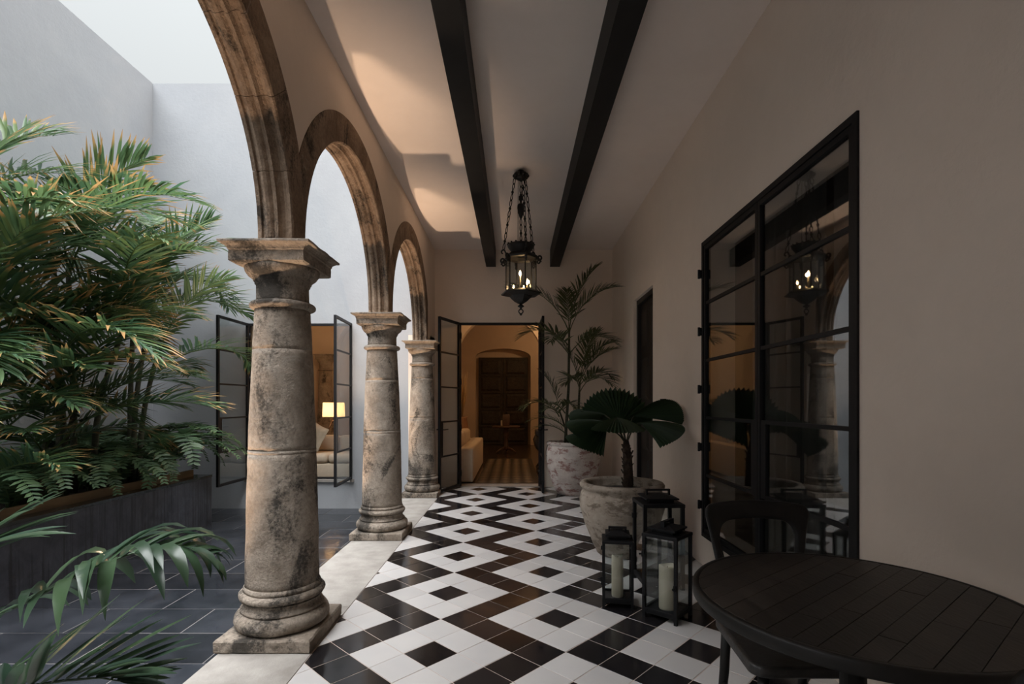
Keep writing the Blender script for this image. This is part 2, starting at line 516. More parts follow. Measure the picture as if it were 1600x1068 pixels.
# --- corridor floor: diagonal cement tiles, white 3x3 blocks with a black centre between black zigzags
floor = struct(MB().box(-1.058, XR, -2.5, 8.23, -0.12, -0.0018).build('floor', M['grout']), 'corridor floor of diagonal black and white cement tiles')
A = 0.2
ROT = R(45 + 1.15)
O0 = Vector((-0.4376, 2.672))
EU = Vector((math.cos(R(45)+R(1.15)), math.sin(R(45)+R(1.15)))) * A
EV = Vector((math.cos(R(135)+R(1.15)), math.sin(R(135)+R(1.15)))) * A
def is_black(u, v):
    # lattice of block centres: (3,3) along the corridor, (4,-1) to the right
    # the free cells of each period cell: 9 white (one black centre) + 6 black of the zigzag
    for a in range(-12, 13):
        # solve (u,v) ~ a*(4,-1) + b*(3,3)
        ru, rv = u - 4*a, v + a
        b = round((ru + rv)/6.0)
        for bb in (b-1, b, b+1):
            cu, cv = ru - 3*bb, rv - 3*bb
            if abs(cu) <= 1 and abs(cv) <= 1:
                return cu == 0 and cv == 0
    return True
tiles = []
hs = A/2 - 0.0022
for u in range(-45, 46):
    for v in range(-45, 46):
        c = O0 + EU*u + EV*v
        if not (-1.4 < c.x < 1.8 and -2.7 < c.y < 8.25): continue
        e1, e2 = EU.normalized()*hs, EV.normalized()*hs
        poly = [tuple(c-e1-e2), tuple(c+e1-e2), tuple(c+e1+e2), tuple(c-e1+e2)]
        n0 = 4
        q = clip(poly, -1, 0, 1.056); q = clip(q, 1, 0, XR-0.001) if q else q
        q = clip(q, 0, -1, 2.499) if q else q
        q = clip(q, 0, 1, YE+0.0) if q else q
        if not q or len(q) < 3 or abs(area(q)) < 1e-5: continue
        whole = abs(abs(area(q)) - 4*hs*hs) < 1e-7
        tiles.append((c, q, whole, is_black(u, v)))
def in_view(c):
    if c.y < 2.25: return False
    px = VX + c.x*F/c.y
    return px > 440 and not (c.x > 0.85 and c.y < 1.7)
tiles.sort(key=lambda t: (not in_view(t[0]), t[0].y))
base = MB().prism([(-hs,-hs),(hs,-hs),(hs,hs),(-hs,hs)], -0.012, 0.0, 0.0012)
me_b = base.mesh('tile'); me_b.materials.append(M['tile_black'])
me_w = base.mesh('tile'); me_w.materials.append(M['tile_white'])
rest = {True: MB(), False: MB()}
nb = {True: 0, False: 0}
rt = random.Random(3)
for i, (c, q, whole, blk) in enumerate(tiles):
    if nb[blk] < (145 if blk else 150) and in_view(c):
        nb[blk] += 1
        dz = rt.uniform(-0.0006, 0.0006)
        if whole:
            inst('tile', me_b if blk else me_w, None, floor, (c.x, c.y, dz), (rt.uniform(-.002,.002), rt.uniform(-.002,.002), ROT))
        else:
            MB().prism(q, -0.012, dz, 0.0012).build('tile', M['tile_black'] if blk else M['tile_white'], floor)
    else:
        rest[blk].prism(q, -0.012, rt.uniform(-0.0006, 0.0006), 0.0012)
tag(rest[True].build('black_tiles', M['tile_black'], floor), kind='stuff')
tag(rest[False].build('white_tiles', M['tile_white'], floor), kind='stuff')

# --- pale limestone border under the columns
bord = struct(MB().box(-1.546, -1.058, -2.5, 7.95, ZF-0.1, -0.008).build('floor_border', M['grout']), 'pale limestone border strip under the columns')
y = -2.5
for L in (1.3, 1.1, 1.2, 1.06, 1.12, 1.02, 1.1, 1.2, 1.35):
    y1 = min(y+L, 7.95)
    MB().prism([(-1.545,y+.0015),(-1.060,y+.0015),(-1.060,y1-.0015),(-1.545,y1-.0015)], -0.02, 0.0005, 0.002).build('slab', M['limestone'], bord)
    y = y1
# --- door threshold
tag(MB().box(DOOR[0], DOOR[1], YE-0.01, YE+0.27, -0.06, 0.012).build('trim_1', M['limestone']), 'pale stone threshold of the double glazed door', kind='structure')

# --- slate courtyard paving, rows of long slabs in running bond
court = struct(MB().box(CXL, -1.546, -3.5, YE, ZF-0.12, ZF-0.003).build('floor_courtyard', M['grout_dark']), 'wet dark slate paving of the sunken courtyard')
rs = random.Random(5)
y = 3.224 - 0.428*16
row = 0
while y < YE:
    y1 = min(y+0.428, YE)
    x = -1.546 - (0.0 if row % 2 else 0.42)
    xs = [-1.546] + ([x] if x < -1.6 else [])
    while xs[-1] > CXL: xs.append(max(CXL, xs[-1]-0.84))
    for a, b in zip(xs[:-1], xs[1:]):
        if b < -4.15 and a <= -4.15 and y > 0.9 and y1 < 6.9: continue      # under the planter
        if y1 > -3.5:
            MB().prism([(b+.005, max(y,-3.5)+.005),(a-.005, max(y,-3.5)+.005),(a-.005,y1-.005),(b+.005,y1-.005)], ZF-0.03, ZF+rs.uniform(-.0012,.0012), 0.0015).build('slate_slab', M['slate'], court)
    y = y1; row += 1

# --- ceiling beams
for (x0, x1, lab) in ((-0.44, -0.29, 'black painted ceiling beam left of the hanging lantern'), (0.55, 0.70, 'black painted ceiling beam right of the hanging lantern')):
    b = MB().box(x0, x1, YS, YE, 3.415, ZC)
    tag(b.build('ceiling_beam', M['beam']), lab, 'beam', 'ceiling beams')

# --- arches of moulded voussoirs
prof = [(XL, None), (XL, 1.010), (XL-.008, 1.0), (XL-.024, 1.0), (XL-.028, 1.010), (XL-.038, 1.030), (XL-.056, 1.036), (XL-.072, 1.026), (XL-.080, 1.012),
        (XL-.084, 1.004), (XL-.096, 1.004), (XL-.100, 1.016), (XL-.112, 1.022), (XL-.128, 1.008), (XL-.145, 1.004), (XL-.160, 1.012), (XL-.168, 1.026), (XL-.178, 1.030), (XL-.184, 1.018), (XO, 1.018), (XO, None)]
def vous_mesh(t0, t1, seg):
    m = MB(); npf = len(prof)
    rows = []
    for i in range(seg+1):
        t = t0 + (t1-t0)*i/seg
        ro = min(EXT_R, (HALF-0.0008)/max(1e-6, abs(math.cos(t))))
        for (x, r) in prof:
            rr = ro if r is None else r
            rows.append((x, rr*math.cos(t), rr*math.sin(t)))
    f = []
    for i in range(seg):
        for k in range(npf):
            k2 = (k+1) % npf
            f.append((i*npf+k, i*npf+k2, (i+1)*npf+k2, (i+1)*npf+k))
    f.append(tuple(range(npf))[::-1]); f.append(tuple(seg*npf+k for k in range(npf)))
    m.add(rows, f)
    me = m.mesh('voussoir'); me.materials.append(M['stone_arch'])
    return me
NV = 9
gap = 0.0012
vmesh = [vous_mesh(PI*i/NV+gap, PI*(i+1)/NV-gap, 6) for i in range(NV)]
# straight impost blocks under the springing
def imp_mesh(sg):
    m = MB(); pts = []
    for z in (2.1675-SPR, -0.0012):
        for (x, r) in prof: pts.append((x, sg*(HALF-0.0005 if r is None else r), z))
    n = len(prof)
    f = [(k, (k+1)%n, n+(k+1)%n, n+k) for k in range(n)]
    if sg < 0: f = [q[::-1] for q in f]
    f += [tuple(range(n)), tuple(n+k for k in range(n))[::-1]]
    m.add(pts, f); me = m.mesh('impost'); me.materials.append(M['stone_arch']); return me
imps = [imp_mesh(-1), imp_mesh(1)]
ARLAB = ['moulded stone arch beside the viewer, springing from the column left of the camera', 'large moulded stone arch overhead, landing on the nearest column in view', 'moulded stone arch between the nearest and the middle column', 'smallest moulded stone arch between the middle and the farthest column']
for yc, lab in zip(ARC_Y, ARLAB):
    e = tag(empty('stone_arch', (0, yc, SPR)), lab, 'arch', 'arcade arches')
    for me in vmesh: inst('voussoir', me, None, e)
    for me in imps: inst('impost', me, None, e)

# --- columns
CX = -1.316
def torus_prof(rc, r, z0, z1, n=8):
    zc, hh = (z0+z1)/2, (z1-z0)/2
    return [(rc + r*math.cos(-PI/2+PI*i/n), zc + hh*math.sin(-PI/2+PI*i/n)) for i in range(n+1)]
from mathutils import noise as mnoise
def weather(mb, amp, sc_=9.0, seed=0.0):
    '''worn, uneven stone: push the vertices about by smooth noise'''
    for i, v in enumerate(mb.v):
        p = Vector(v)
        q = p*sc_ + Vector((seed, 3.1, 7.7)); q2 = p*sc_*4 + Vector((seed, 1.1, 2.2))
        n = mnoise.noise_vector(q)*amp + mnoise.noise_vector(q2)*amp*0.45
        mb.v[i] = (v[0]+n.x, v[1]+n.y, v[2]+n.z*0.5)
    return mb
def dense_square(prof, k=10):
    '''stack of square rings with k vertices on each side'''
    m = MB(); v = []; f = []; n = 4*k
    for (h, z) in prof:
        for s in range(4):
            cs = ((-h,-h),(h,-h),(h,h),(-h,h)); a_, b_ = cs[s], cs[(s+1)%4]
            for t in range(k): v.append((a_[0]+(b_[0]-a_[0])*t/k, a_[1]+(b_[1]-a_[1])*t/k, z))
    for i in range(len(prof)-1):
        for t in range(n): f.append((i*n+t, i*n+(t+1)%n, (i+1)*n+(t+1)%n, (i+1)*n+t))
    f.append(tuple(range(n))[::-1]); f.append(tuple((len(prof)-1)*n+t for t in range(n)))
    return m.add(v, f)
def column_meshes(seed):
    out = []
    def put(nm, mb, mat='stone'):
        me = mb.mesh(nm); me.materials.append(M[mat]); out.append((nm, me))
    put('plinth', weather(dense_square([(0.244,0.0),(0.25,0.008),(0.25,0.03),(0.25,0.06),(0.243,0.069),(0.2,0.07)]), 0.005, 9, seed))
    bp = [(0.20,0.066)] + torus_prof(0.205,0.045,0.07,0.163) + [(0.218,0.166),(0.218,0.176),(0.207,0.182),(0.199,0.198),(0.199,0.208),(0.206,0.219),(0.213,0.222)] + torus_prof(0.196,0.03,0.224,0.272) + [(0.203,0.274),(0.203,0.288),(0.196,0.300)]
    put('base', weather(MB().lathe(bp, 56), 0.004, 12, seed))
    def shaft(z0, z1, n):
        pr = []
        for i in range(n+1):
            z = z0 + (z1-z0)*i/n
            t = (z-0.298)/(1.822-0.298)
            pr.append((0.193 - 0.037*t - 0.010*t*t + 0.006*math.sin(PI*t), z))
        return MB().lathe(pr, 56)
    rj = random.Random(seed)
    j1, j2 = 1.036+rj.uniform(-.06,.06)*(seed > 3.5), 1.60+rj.uniform(-.08,.08)*(seed > 3.5)
    tj = (j1-0.298)/1.524; rj1 = 0.193 - 0.037*tj - 0.010*tj*tj + 0.006*math.sin(PI*tj)
    put('shaft_drum', weather(shaft(0.296, j1-.008, 24), 0.0035, 9, seed))
    put('mortar_joint', weather(MB().lathe([(rj1-.006, j1-.012),(rj1+.0012, j1-.008),(rj1+.0012, j1+.008),(rj1-.006, j1+.012)], 56), 0.0022, 9, seed), 'mortar')
    put('shaft_drum', weather(shaft(j1+.008, j2, 20), 0.0035, 9, seed))
    put('shaft_drum', weather(shaft(j2, 1.828, 10), 0.0035, 9, seed))
    put('neck_ring', weather(MB().lathe([(0.145,1.824)] + torus_prof(0.152,0.023,1.828,1.868) + [(0.142,1.872)], 56), 0.003, 12, seed))
    put('capital', weather(MB().lathe([(0.141,1.866),(0.138,1.89),(0.138,1.925),(0.138,1.962),(0.146,1.968),(0.146,1.979),(0.153,1.983),(0.153,1.994),(0.163,2.0),(0.180,2.014),(0.192,2.032),(0.197,2.05),(0.195,2.062)], 56), 0.003, 12, seed))
    put('abacus', weather(dense_square([(0.188,2.056),(0.199,2.063),(0.2,2.09),(0.2,2.116),(0.205,2.122),(0.207,2.130),(0.213,2.138),(0.226,2.146),(0.238,2.150),(0.240,2.156),(0.239,2.163),(0.232,2.1668),(0.18,2.167)], 12), 0.0042, 14, seed))
    return out
M['mortar'] = stone('pale_mortar', (0.50, 0.43, 0.36), (0.36, 0.30, 0.24), 0.5)
CLAB = {0.735: 'weathered stone column beside the viewer, left of the camera', 2.91: 'nearest and largest weathered stone column, in front of the courtyard', 5.09: 'middle weathered stone column, right of the sitting room window', 7.26: 'farthest weathered stone column, beside the open glass door'}
for yy, lab in CLAB.items():
    e = tag(empty('stone_column', (CX if yy < 7 else CX+0.006, yy, 0)), lab, 'column', 'arcade columns')
    for nm, me in column_meshes(yy): inst(nm, me, None, e)

# --- steel glazed leaves
def glazed_leaf(parent, hinge, ang, L, z0, z1, rows=5, lock_row=1, g='glass', flip=1, st=0.03, name='leaf', handle=True, hinges=True):
    """leaf running from its hinge along +x (local), turned by ang"""
    o = MB()
    t = 0.017
    o.box(0, st, -t, t, z0, z1).box(L-st, L, -t, t, z0, z1).box(st, L-st, -t, t, z0, z0+st).box(st, L-st, -t, t, z1-st, z1)
    leaf = o.build(name, M['steel'], parent, (hinge[0], hinge[1], 0), (0, 0, ang))
    h = (z1-z0)/rows
    bar = MB().box(st, L-st, -0.012, 0.012, -0.011, 0.011).mesh('glazing_bar'); bar.materials.append(M['steel'])
    for k in range(1, rows): inst('glazing_bar', bar, None, leaf, (0,0,z0+h*k))
    pane = MB().box(st-.004, L-st+.004, -0.002, 0.002, 0.004, h-0.004).mesh('pane'); pane.materials.append(M[g])
    for k in range(rows): inst('pane', pane, None, leaf, (0,0,z0+h*k))
    zl = z0+h*lock_row
    MB().box(L-st-0.062, L-st, -0.013, 0.013, zl+.01, zl+h-.01).build('lock_plate', M['steel'], leaf)
    if handle:
        hd = MB()
        for s in (-1, 1):
            hd.tube([(L-0.045, s*0.012, zl+h*0.78), (L-0.045, s*0.06, zl+h*0.78), (L-0.055, s*0.065, zl+h*0.78), (L-0.15, s*0.065, zl+h*0.785)], 0.008, 6)
        hd.build('handle', M['steel'], leaf)
    if hinges:
        hg = MB().tube([(0,0,-0.05),(0,0,0.05)], 0.014, 8).box(-0.02, 0.02, -0.006, 0.006, -0.03, 0.03).mesh('hinge'); hg.materials.append(M['steel'])
        for k in range(4): inst('hinge', hg, None, leaf, (-0.012, -0.02*flip, z0+0.2+(z1-z0-0.4)*k/3))
    return leaf
# window_1: closed pair in the right wall
y0, y1, z0, z1 = WIN
w = struct(empty('window_1', (XR, y0, 0)), 'tall black steel casement window with ten panes beside the table')
fr = MB(); ft = 0.035
fr.box(-0.012, 0.05, 0, ft, z0, z1).box(-0.012, 0.05, y1-y0-ft, y1-y0, z0, z1).box(-0.012, 0.05, ft, y1-y0-ft, z1-ft, z1).box(-0.012, 0.05, ft, y1-y0-ft, z0, z0+ft)
fr.build('frame', M['steel'], w)
LW = (y1-y0-2*ft)/2 - 0.002
glazed_leaf(w, (0.012, ft), R(90), LW, z0+ft+.002, z1-ft-.002, g='glass_dim', handle=False, hinges=False)
glazed_leaf(w, (0.012, y1-y0-ft), R(-90), LW, z0+ft+.002, z1-ft-.002, g='glass_dim', handle=False, hinges=False)
hg = MB().box(-0.03, 0.0, -0.012, 0.018, -0.03, 0.03).tube([(-0.03,0.003,-0.035),(-0.03,0.003,0.035)], 0.011, 8).mesh('hinge'); hg.materials.append(M['steel'])
for k in range(5):
    inst('hinge', hg, None, w, (0, y1-y0, z0+0.25+(z1-z0-0.5)*k/4))
# window_2: open pair in the courtyard wall
w = struct(empty('window_2', ((CW[0]+CW[1])/2, YE, 0)), 'open black steel casement window of the sitting room')
hw_ = (CW[1]-CW[0])/2
fr = MB(); a, b, c, d = -hw_, hw_, CW[2], CW[3]
fr.box(a, a+.035, 0.0, 0.05, c, d).box(b-.035, b, 0.0, 0.05, c, d).box(a+.035, b-.035, 0, .05, d-.035, d).box(a+.035, b-.035, 0, .05, c, c+.03)
fr.build('frame', M['steel'], w)
glazed_leaf(w, (a+0.012, -0.02), R(-90-1), 0.80, c+.005, d-.005, handle=False, flip=-1, st=0.036)
glazed_leaf(w, (b-0.0, -0.02), R(-90+2), 0.80, c+.005, d-.005, handle=False, st=0.036)
struct(MB().box(CW[0]-.04, CW[1]+.04, YE-0.04, YE+0.26, CW[2]-.04, CW[2]).build('trim_2', M['limestone']), 'pale window sill under the sitting room casement')
# door_1: open pair at the end of the corridor
w = struct(empty('door_1', (-0.229, YE, 0)), 'open black steel and glass double door at the corridor end')
fr = MB(); a, b, d = DOOR[0]+.229, DOOR[1]+.229, DOOR[3]
fr.box(a, a+.035, -0.01, 0.05, 0.012, d).box(b-.035, b, -0.01, 0.05, 0.012, d).box(a+.035, b-.035, -0.01, 0.05, d-.035, d)
fr.build('frame', M['steel'], w)
glazed_leaf(w, (a+0.01, -0.025), R(-90-21), 0.635, 0.02, d-.005, flip=-1, st=0.036)
glazed_leaf(w, (b-0.005, -0.025), R(-90+0.5), 0.635, 0.02, d-.005, st=0.036)
# door_2: dark panelled timber door in the right wall
M['dark_wood'] = simple('dark_stained_wood', (0.022, 0.017, 0.014), 0.5, 0, (0.012, 0.010, 0.009), 10, 0.2, 40, stretch=(1, 1, 0.15))
w = struct(empty('door_2', (XR+0.05, (DR2[0]+DR2[1])/2, 0)), 'dark panelled wooden door in the right wall')
hw = (DR2[1]-DR2[0])/2
MB().box(0.035, 0.075, -hw, hw, 0.0, DR2[3]).build('door_leaf', M['dark_wood'], w)
fr = MB()
for s in (-1, 1): fr.box(-0.01, 0.036, min(s*hw, s*(hw-.05)), max(s*hw, s*(hw-.05)), 0, DR2[3])
fr.box(-0.01, 0.036, -hw+.05, hw-.05, DR2[3]-.06, DR2[3])
fr.build('frame', M['dark_wood'], w)
for k in range(4):
    za = 0.12 + k*0.61
    for (ya, yb) in ((-hw+.11, -0.03), (0.03, hw-.11)):
        pm = MB()
        pm.add([(0.036,ya,za),(0.036,yb,za),(0.036,yb,za+.52),(0.036,ya,za+.52),(0.018,ya+.05,za+.05),(0.018,yb-.05,za+.05),(0.018,yb-.05,za+.47),(0.018,ya+.05,za+.47)],
               [(4,5,6,7),(0,1,5,4),(1,2,6,5),(2,3,7,6),(3,0,4,7),(3,2,1,0)])
        pm.build('panel', M['dark_wood'], w)
MB().sphere((0.0, -hw+.09, 1.02), 0.03).tube([(0.036,-hw+.09,1.02),(0.0,-hw+.09,1.02)], 0.012, 8).build('door_knob', M['iron'], w)
# ================================================================ objects
# --- planter with wet stone walls, timber edging and soil
def planter_mat():
    m, nt, b = new_mat('wet_dark_stone')
    col = ramp(nt, noise(nt, 5.0, 6, 0.65, 0.5), [(0.3, (0.026, 0.028, 0.036)), (0.7, (0.070, 0.075, 0.094))])
    drip = ramp(nt, noise(nt, 9.0, 4, 0.6, stretch=(3, 3, 0.12)), [(0.5, 0.0), (0.62, 0.8)])
    col = mix(nt, drip, col, (0.018, 0.018, 0.021))
    nt.links.new(col, b.inputs['Base Color'])
    b.inputs['Roughness'].default_value = 0.38
    bump(nt, b, noise(nt, 18, 6), 0.3, 0.01)
    return m
M['planter'] = planter_mat()
M['soil'] = simple('soil', (0.035, 0.024, 0.016), 0.95, 0, (0.015, 0.011, 0.008), 30, 0.9, 40, 0.03)
M['board'] = simple('old_timber', (0.20, 0.13, 0.06), 0.7, 0, (0.10, 0.06, 0.03), 8, 0.3, 50, stretch=(1, 0.1, 1))
PX, PY0, PY1, PZ = -4.13, 0.9, 6.98, 0.329
e = tag(empty('planter', (PX, PY1, 0)), 'long dark wet stone planter along the courtyard wall', 'planter')
x0, y0, y1 = CXL-PX+0.01, PY0-PY1, 0.0
body = MB().box(-0.13, 0, y0, y1, ZF, PZ-0.03).box(x0, -0.13, y1-.13, y1, ZF, PZ-0.03).box(x0, -0.13, y0, y0+.13, ZF, PZ-0.03)
body.build('body', M['planter'], e)
M['rim'] = simple('wet_rim_stone', (0.03, 0.036, 0.034), 0.12, 0, (0.014, 0.018, 0.018), 7, 0.2, 20)
rim = MB().box(-0.15, 0.006, y0-.006, y1+.006, PZ-0.03, PZ).box(x0, -0.15, y1-.144, y1+.006, PZ-0.03, PZ).box(x0, -0.15, y0-.006, y0+.144, PZ-0.03, PZ)
rim.build('rim', M['rim'], e)
MB().box(-0.185, -0.152, y0+.15, y1-.15, 0.1, PZ+0.085).build('timber_board', M['board'], e)
MB().box(x0, -0.187, y0+.15, y1-.15, -0.1, PZ-0.01).build('soil', M['soil'], e)

# --- foliage
def leaf_mat(name, c1, c2, tip, tipamt=0.5, rough=0.38):
    m, nt, b = new_mat(name)
    b.inputs['Roughness'].default_value = rough
    uv = N(nt, 'ShaderNodeUVMap'); uv.uv_map = 'leaf'
    sp = N(nt, 'ShaderNodeSeparateXYZ'); nt.links.new(uv.outputs[0], sp.inputs[0])
    oi = N(nt, 'ShaderNodeObjectInfo')
    col = mix(nt, sp.outputs['Y'], c1, c2)
    thr = math_n(nt, 'ADD', math_n(nt, 'MULTIPLY', oi.outputs['Random'], 0.55), math_n(nt, 'MULTIPLY', sp.outputs['Y'], 0.5))
    # brown where u > 1.25 - tipamt*thr
    d = math_n(nt, 'SUBTRACT', math_n(nt, 'ADD', sp.outputs['X'], math_n(nt, 'MULTIPLY', thr, tipamt)), 1.12)
    mr = N(nt, 'ShaderNodeMapRange'); mr.inputs['From Max'].default_value = 0.16
    nt.links.new(d, mr.inputs['Value'])
    col = mix(nt, mr.outputs[0], col, tip)
    nt.links.new(col, b.inputs['Base Color'])
    b.inputs['Subsurface Weight'].default_value = 0.0
    tl = N(nt, 'ShaderNodeBsdfTranslucent'); nt.links.new(col, tl.inputs[0])
    ms = N(nt, 'ShaderNodeMixShader'); ms.inputs[0].default_value = 0.3
    out = nt.nodes['Material Output']
    nt.links.new(b.outputs[0], ms.inputs[1]); nt.links.new(tl.outputs[0], ms.inputs[2])
    nt.links.new(ms.outputs[0], out.inputs['Surface'])
    return m
M['palm'] = leaf_mat('palm_leaf', (0.055, 0.120, 0.066), (0.120, 0.185, 0.065), (0.42, 0.25, 0.10), 0.70)
M['palm_pot'] = leaf_mat('indoor_palm_leaf', (0.060, 0.085, 0.036), (0.120, 0.135, 0.055), (0.24, 0.16, 0.08), 0.3)
M['palm_near'] = leaf_mat('near_palm_leaf', (0.032, 0.062, 0.042), (0.060, 0.105, 0.050), (0.20, 0.20, 0.05), 0.2, 0.28)
M['fern'] = leaf_mat('fern_leaf', (0.065, 0.130, 0.070), (0.120, 0.200, 0.090), (0.26, 0.16, 0.07), 0.4, 0.45)
M['fan'] = leaf_mat('fan_leaf', (0.018, 0.042, 0.018), (0.030, 0.060, 0.022), (0.10, 0.06, 0.03), 0.05, 0.5)
M['stem'] = simple('palm_stem', (0.075, 0.082, 0.045), 0.7, 0, (0.035, 0.030, 0.02), 14, 0.4, 30, stretch=(1, 1, 4))
M['bark'] = simple('fan_palm_bark', (0.10, 0.065, 0.045), 0.9, 0, (0.035, 0.022, 0.016), 25, 0.8, 40, 0.015)

def frond_mesh(L, e0, e1, pairs, ll, lw, seed, side=0.0, vee=25, bare=0.18, droop=0.35, name='frond', fwd=(70, 25), seg=3, mat='palm', rad=0.011, twist=0.0, path=None, sides=(-1, 1)):
    """pinnate frond along +x from the origin; rachis climbs at e0 deg and ends at e1 deg"""
    rd = random.Random(seed)
    n = 22
    pts = [Vector((0,0,0))]; tans = []
    for i in range(n):
        t = i/(n-1)
        el = R(e0 + (e1-e0)*t**1.25)
        az = R(side*t*t)
        tan = Vector((math.cos(el)*math.cos(az), math.cos(el)*math.sin(az), math.sin(el)))
        tans.append(tan)
        pts.append(pts[-1] + tan*(L/n))
    tans.append(tans[-1])
    if path:        # rachis through given points
        ps = [Vector(q) for q in path]; pts = []
        for i in range(n+1):
            u = i/n*(len(ps)-1); k = min(int(u), len(ps)-2); t = u-k
            p0, p1, p2, p3 = ps[max(k-1,0)], ps[k], ps[k+1], ps[min(k+2,len(ps)-1)]
            pts.append(0.5*((2*p1)+(p2-p0)*t+(2*p0-5*p1+4*p2-p3)*t*t+(3*p1-p0-3*p2+p3)*t**3))
        tans = [(pts[min(i+1,n)]-pts[max(i-1,0)]).normalized() for i in range(n+1)]
    m = MB()
    ii = list(range(0, n+1, 3))
    m.tube([pts[i] for i in ii], [rad*(1-0.85*i/n) for i in ii], 5)
    for k in range(len(m.f)):
        m.uv[k] = [(0.1, 0.9)]*len(m.f[k])
    for j in range(pairs):
        t = bare + (1-bare)*(j+0.5)/pairs
        fi = t*n; i = min(int(fi), n-1); fr = fi-i
        p = pts[i].lerp(pts[i+1], fr); tan = tans[i].lerp(tans[i+1], fr).normalized()
        sidev = tan.cross(Vector((0,0,1)))
        if sidev.length < 1e-3: sidev = Vector((0,1,0))
        sidev.normalize(); up = sidev.cross(tan).normalized()
        prof_l = (0.45 + 0.55*math.sin(PI*min(1, (t-bare)/(1-bare)*0.8+0.18)))
        if t > 0.9: prof_l *= 0.8
        for s in sides:
            l = ll*prof_l*rd.uniform(0.82, 1.1)
            fa = R(fwd[0] + (fwd[1]-fwd[0])*t + rd.uniform(-9, 9))
            va = R(vee + rd.uniform(-12, 12) + twist*s)
            d = tan*math.cos(fa) + (sidev*s*math.cos(va) + up*math.sin(va))*math.sin(fa)
            d.normalize()
            w = lw*rd.uniform(0.75, 1.15)*(0.6+0.4*prof_l)
            q = p.copy(); rv = rd.random()
            dr = droop*rd.uniform(0.5, 1.5)
            cl = []; dirs = []
            for a in range(seg+1):
                cl.append(q.copy()); dirs.append(d.copy())
                q = q + d*(l/seg)
                d = (d + Vector((0,0,-1))*dr*(a+1)/seg).normalized()
            ws = {2: [0.6, 1.0, 0.06], 3: [0.35, 1.0, 0.85, 0.05], 6: [0.5, 0.9, 1.0, 1.0, 0.9, 0.6, 0.05]}[seg]
            vs = []
            for a in range(seg+1):
                wd = dirs[a].cross(up)
                if wd.length < 1e-3: wd = sidev.copy()
                wd.normalize(); nrm = wd.cross(dirs[a]).normalized()
                hwid = wd*(w*ws[a]/2)
                lift = nrm*(w*ws[a]*0.16)
                vs += [cl[a]-hwid+lift, cl[a], cl[a]+hwid+lift]
            fs = []; us = []
            for a in range(seg):
                u0, u1 = a/seg, (a+1)/seg
                fs += [(a*3, a*3+1, a*3+4, a*3+3), (a*3+1, a*3+2, a*3+5, a*3+4)]
                us += [[(u0,rv),(u0,rv),(u1,rv),(u1,rv)]]*2
            m.add(vs, fs, True, us)
    me = m.mesh(name); me.materials.append(M[mat])
    return me
rp = random.Random(11)
# a library of courtyard fronds, steep to drooping
LIB = {}
def lib(key, make):
    if key not in LIB: LIB[key] = make()
    return LIB[key]
def palm_frond(kind, var):
    shapes = {'up': (1.25, 78, 25), 'out': (1.45, 60, -22), 'low': (1.35, 38, -45), 'flat': (1.3, 25, -18)}
    L, a, b = shapes[kind]
    return lib(('palm', kind, var), lambda: frond_mesh(L*(0.92+0.08*var), a, b, 34, 0.46, 0.034, 100+var*7+len(kind), side=(-18, 14, 28)[var % 3], vee=(30, 12, 22)[var % 3], droop=0.30))
VC = {}
STEMS = []       # world-space polylines of the palm stems in the planter
def fits(me, loc, rot, s, lim):
    '''does the placed frond stay inside x0 < x < x1, y < y1 ?'''
    mt = Euler(rot).to_matrix()
    if me.name not in VC: VC[me.name] = [v.co.copy() for i, v in enumerate(me.vertices) if i % 5 == 0]
    for co in VC[me.name]:
        p = mt @ (co*s) + loc
        if not (lim[0] < p.x < lim[1] and p.y < lim[2]): return False
    return True
def clear_of_stems(me, loc, rot, s, gap=0.058, own=None):
    mt = Euler(rot).to_matrix()
    pts = [mt @ (co*s) + loc for co in VC[me.name]]
    zs = [p.z for p in pts]; zm = max(zs)
    for (owner, st) in STEMS:
        if owner is own: continue
        for a_, b_ in zip(st[:-1], st[1:]):
            if a_.z > zm + 0.1: break
            ab = b_ - a_; l2 = ab.length_squared
            for p in pts:
                t = max(0.0, min(1.0, (p-a_).dot(ab)/l2))
                if (p - a_ - ab*t).length_squared < gap*gap: return False
    return True
CLIM = (CXL+0.03, 99, YE-0.03)
PALMS = []
def areca(loc, stems, label, fronds_per=6, seed=1, scale=1.0, group=None):
    """clump: list of stems (dx, dy, height, lean azimuth deg, lean m); the fronds follow once all stems stand"""
    loc = Vector(loc)
    e = tag(empty('areca_palm', loc), label, 'palm', group)
    tops = []
    for (dx, dy, hgt, az, ln) in stems:
        top = Vector((dx+ln*math.cos(R(az)), dy+ln*math.sin(R(az)), hgt))
        pts = [Vector((dx, dy, -0.02)).lerp(top, t) + Vector((math.cos(R(az)), math.sin(R(az)), 0))*(-ln*0.35*math.sin(PI*t)) for t in [k/8 for k in range(9)]]
        rad = [0.028*scale*(1-0.35*k/8)*(1.12 if k % 2 else 1.0) for k in range(9)]
        MB().tube(pts, rad, 9).build('stem', M['stem'], e)
        STEMS.append((e, [loc + q for q in pts])); tops.append(top)
    PALMS.append((e, loc, tops, fronds_per, seed, scale))
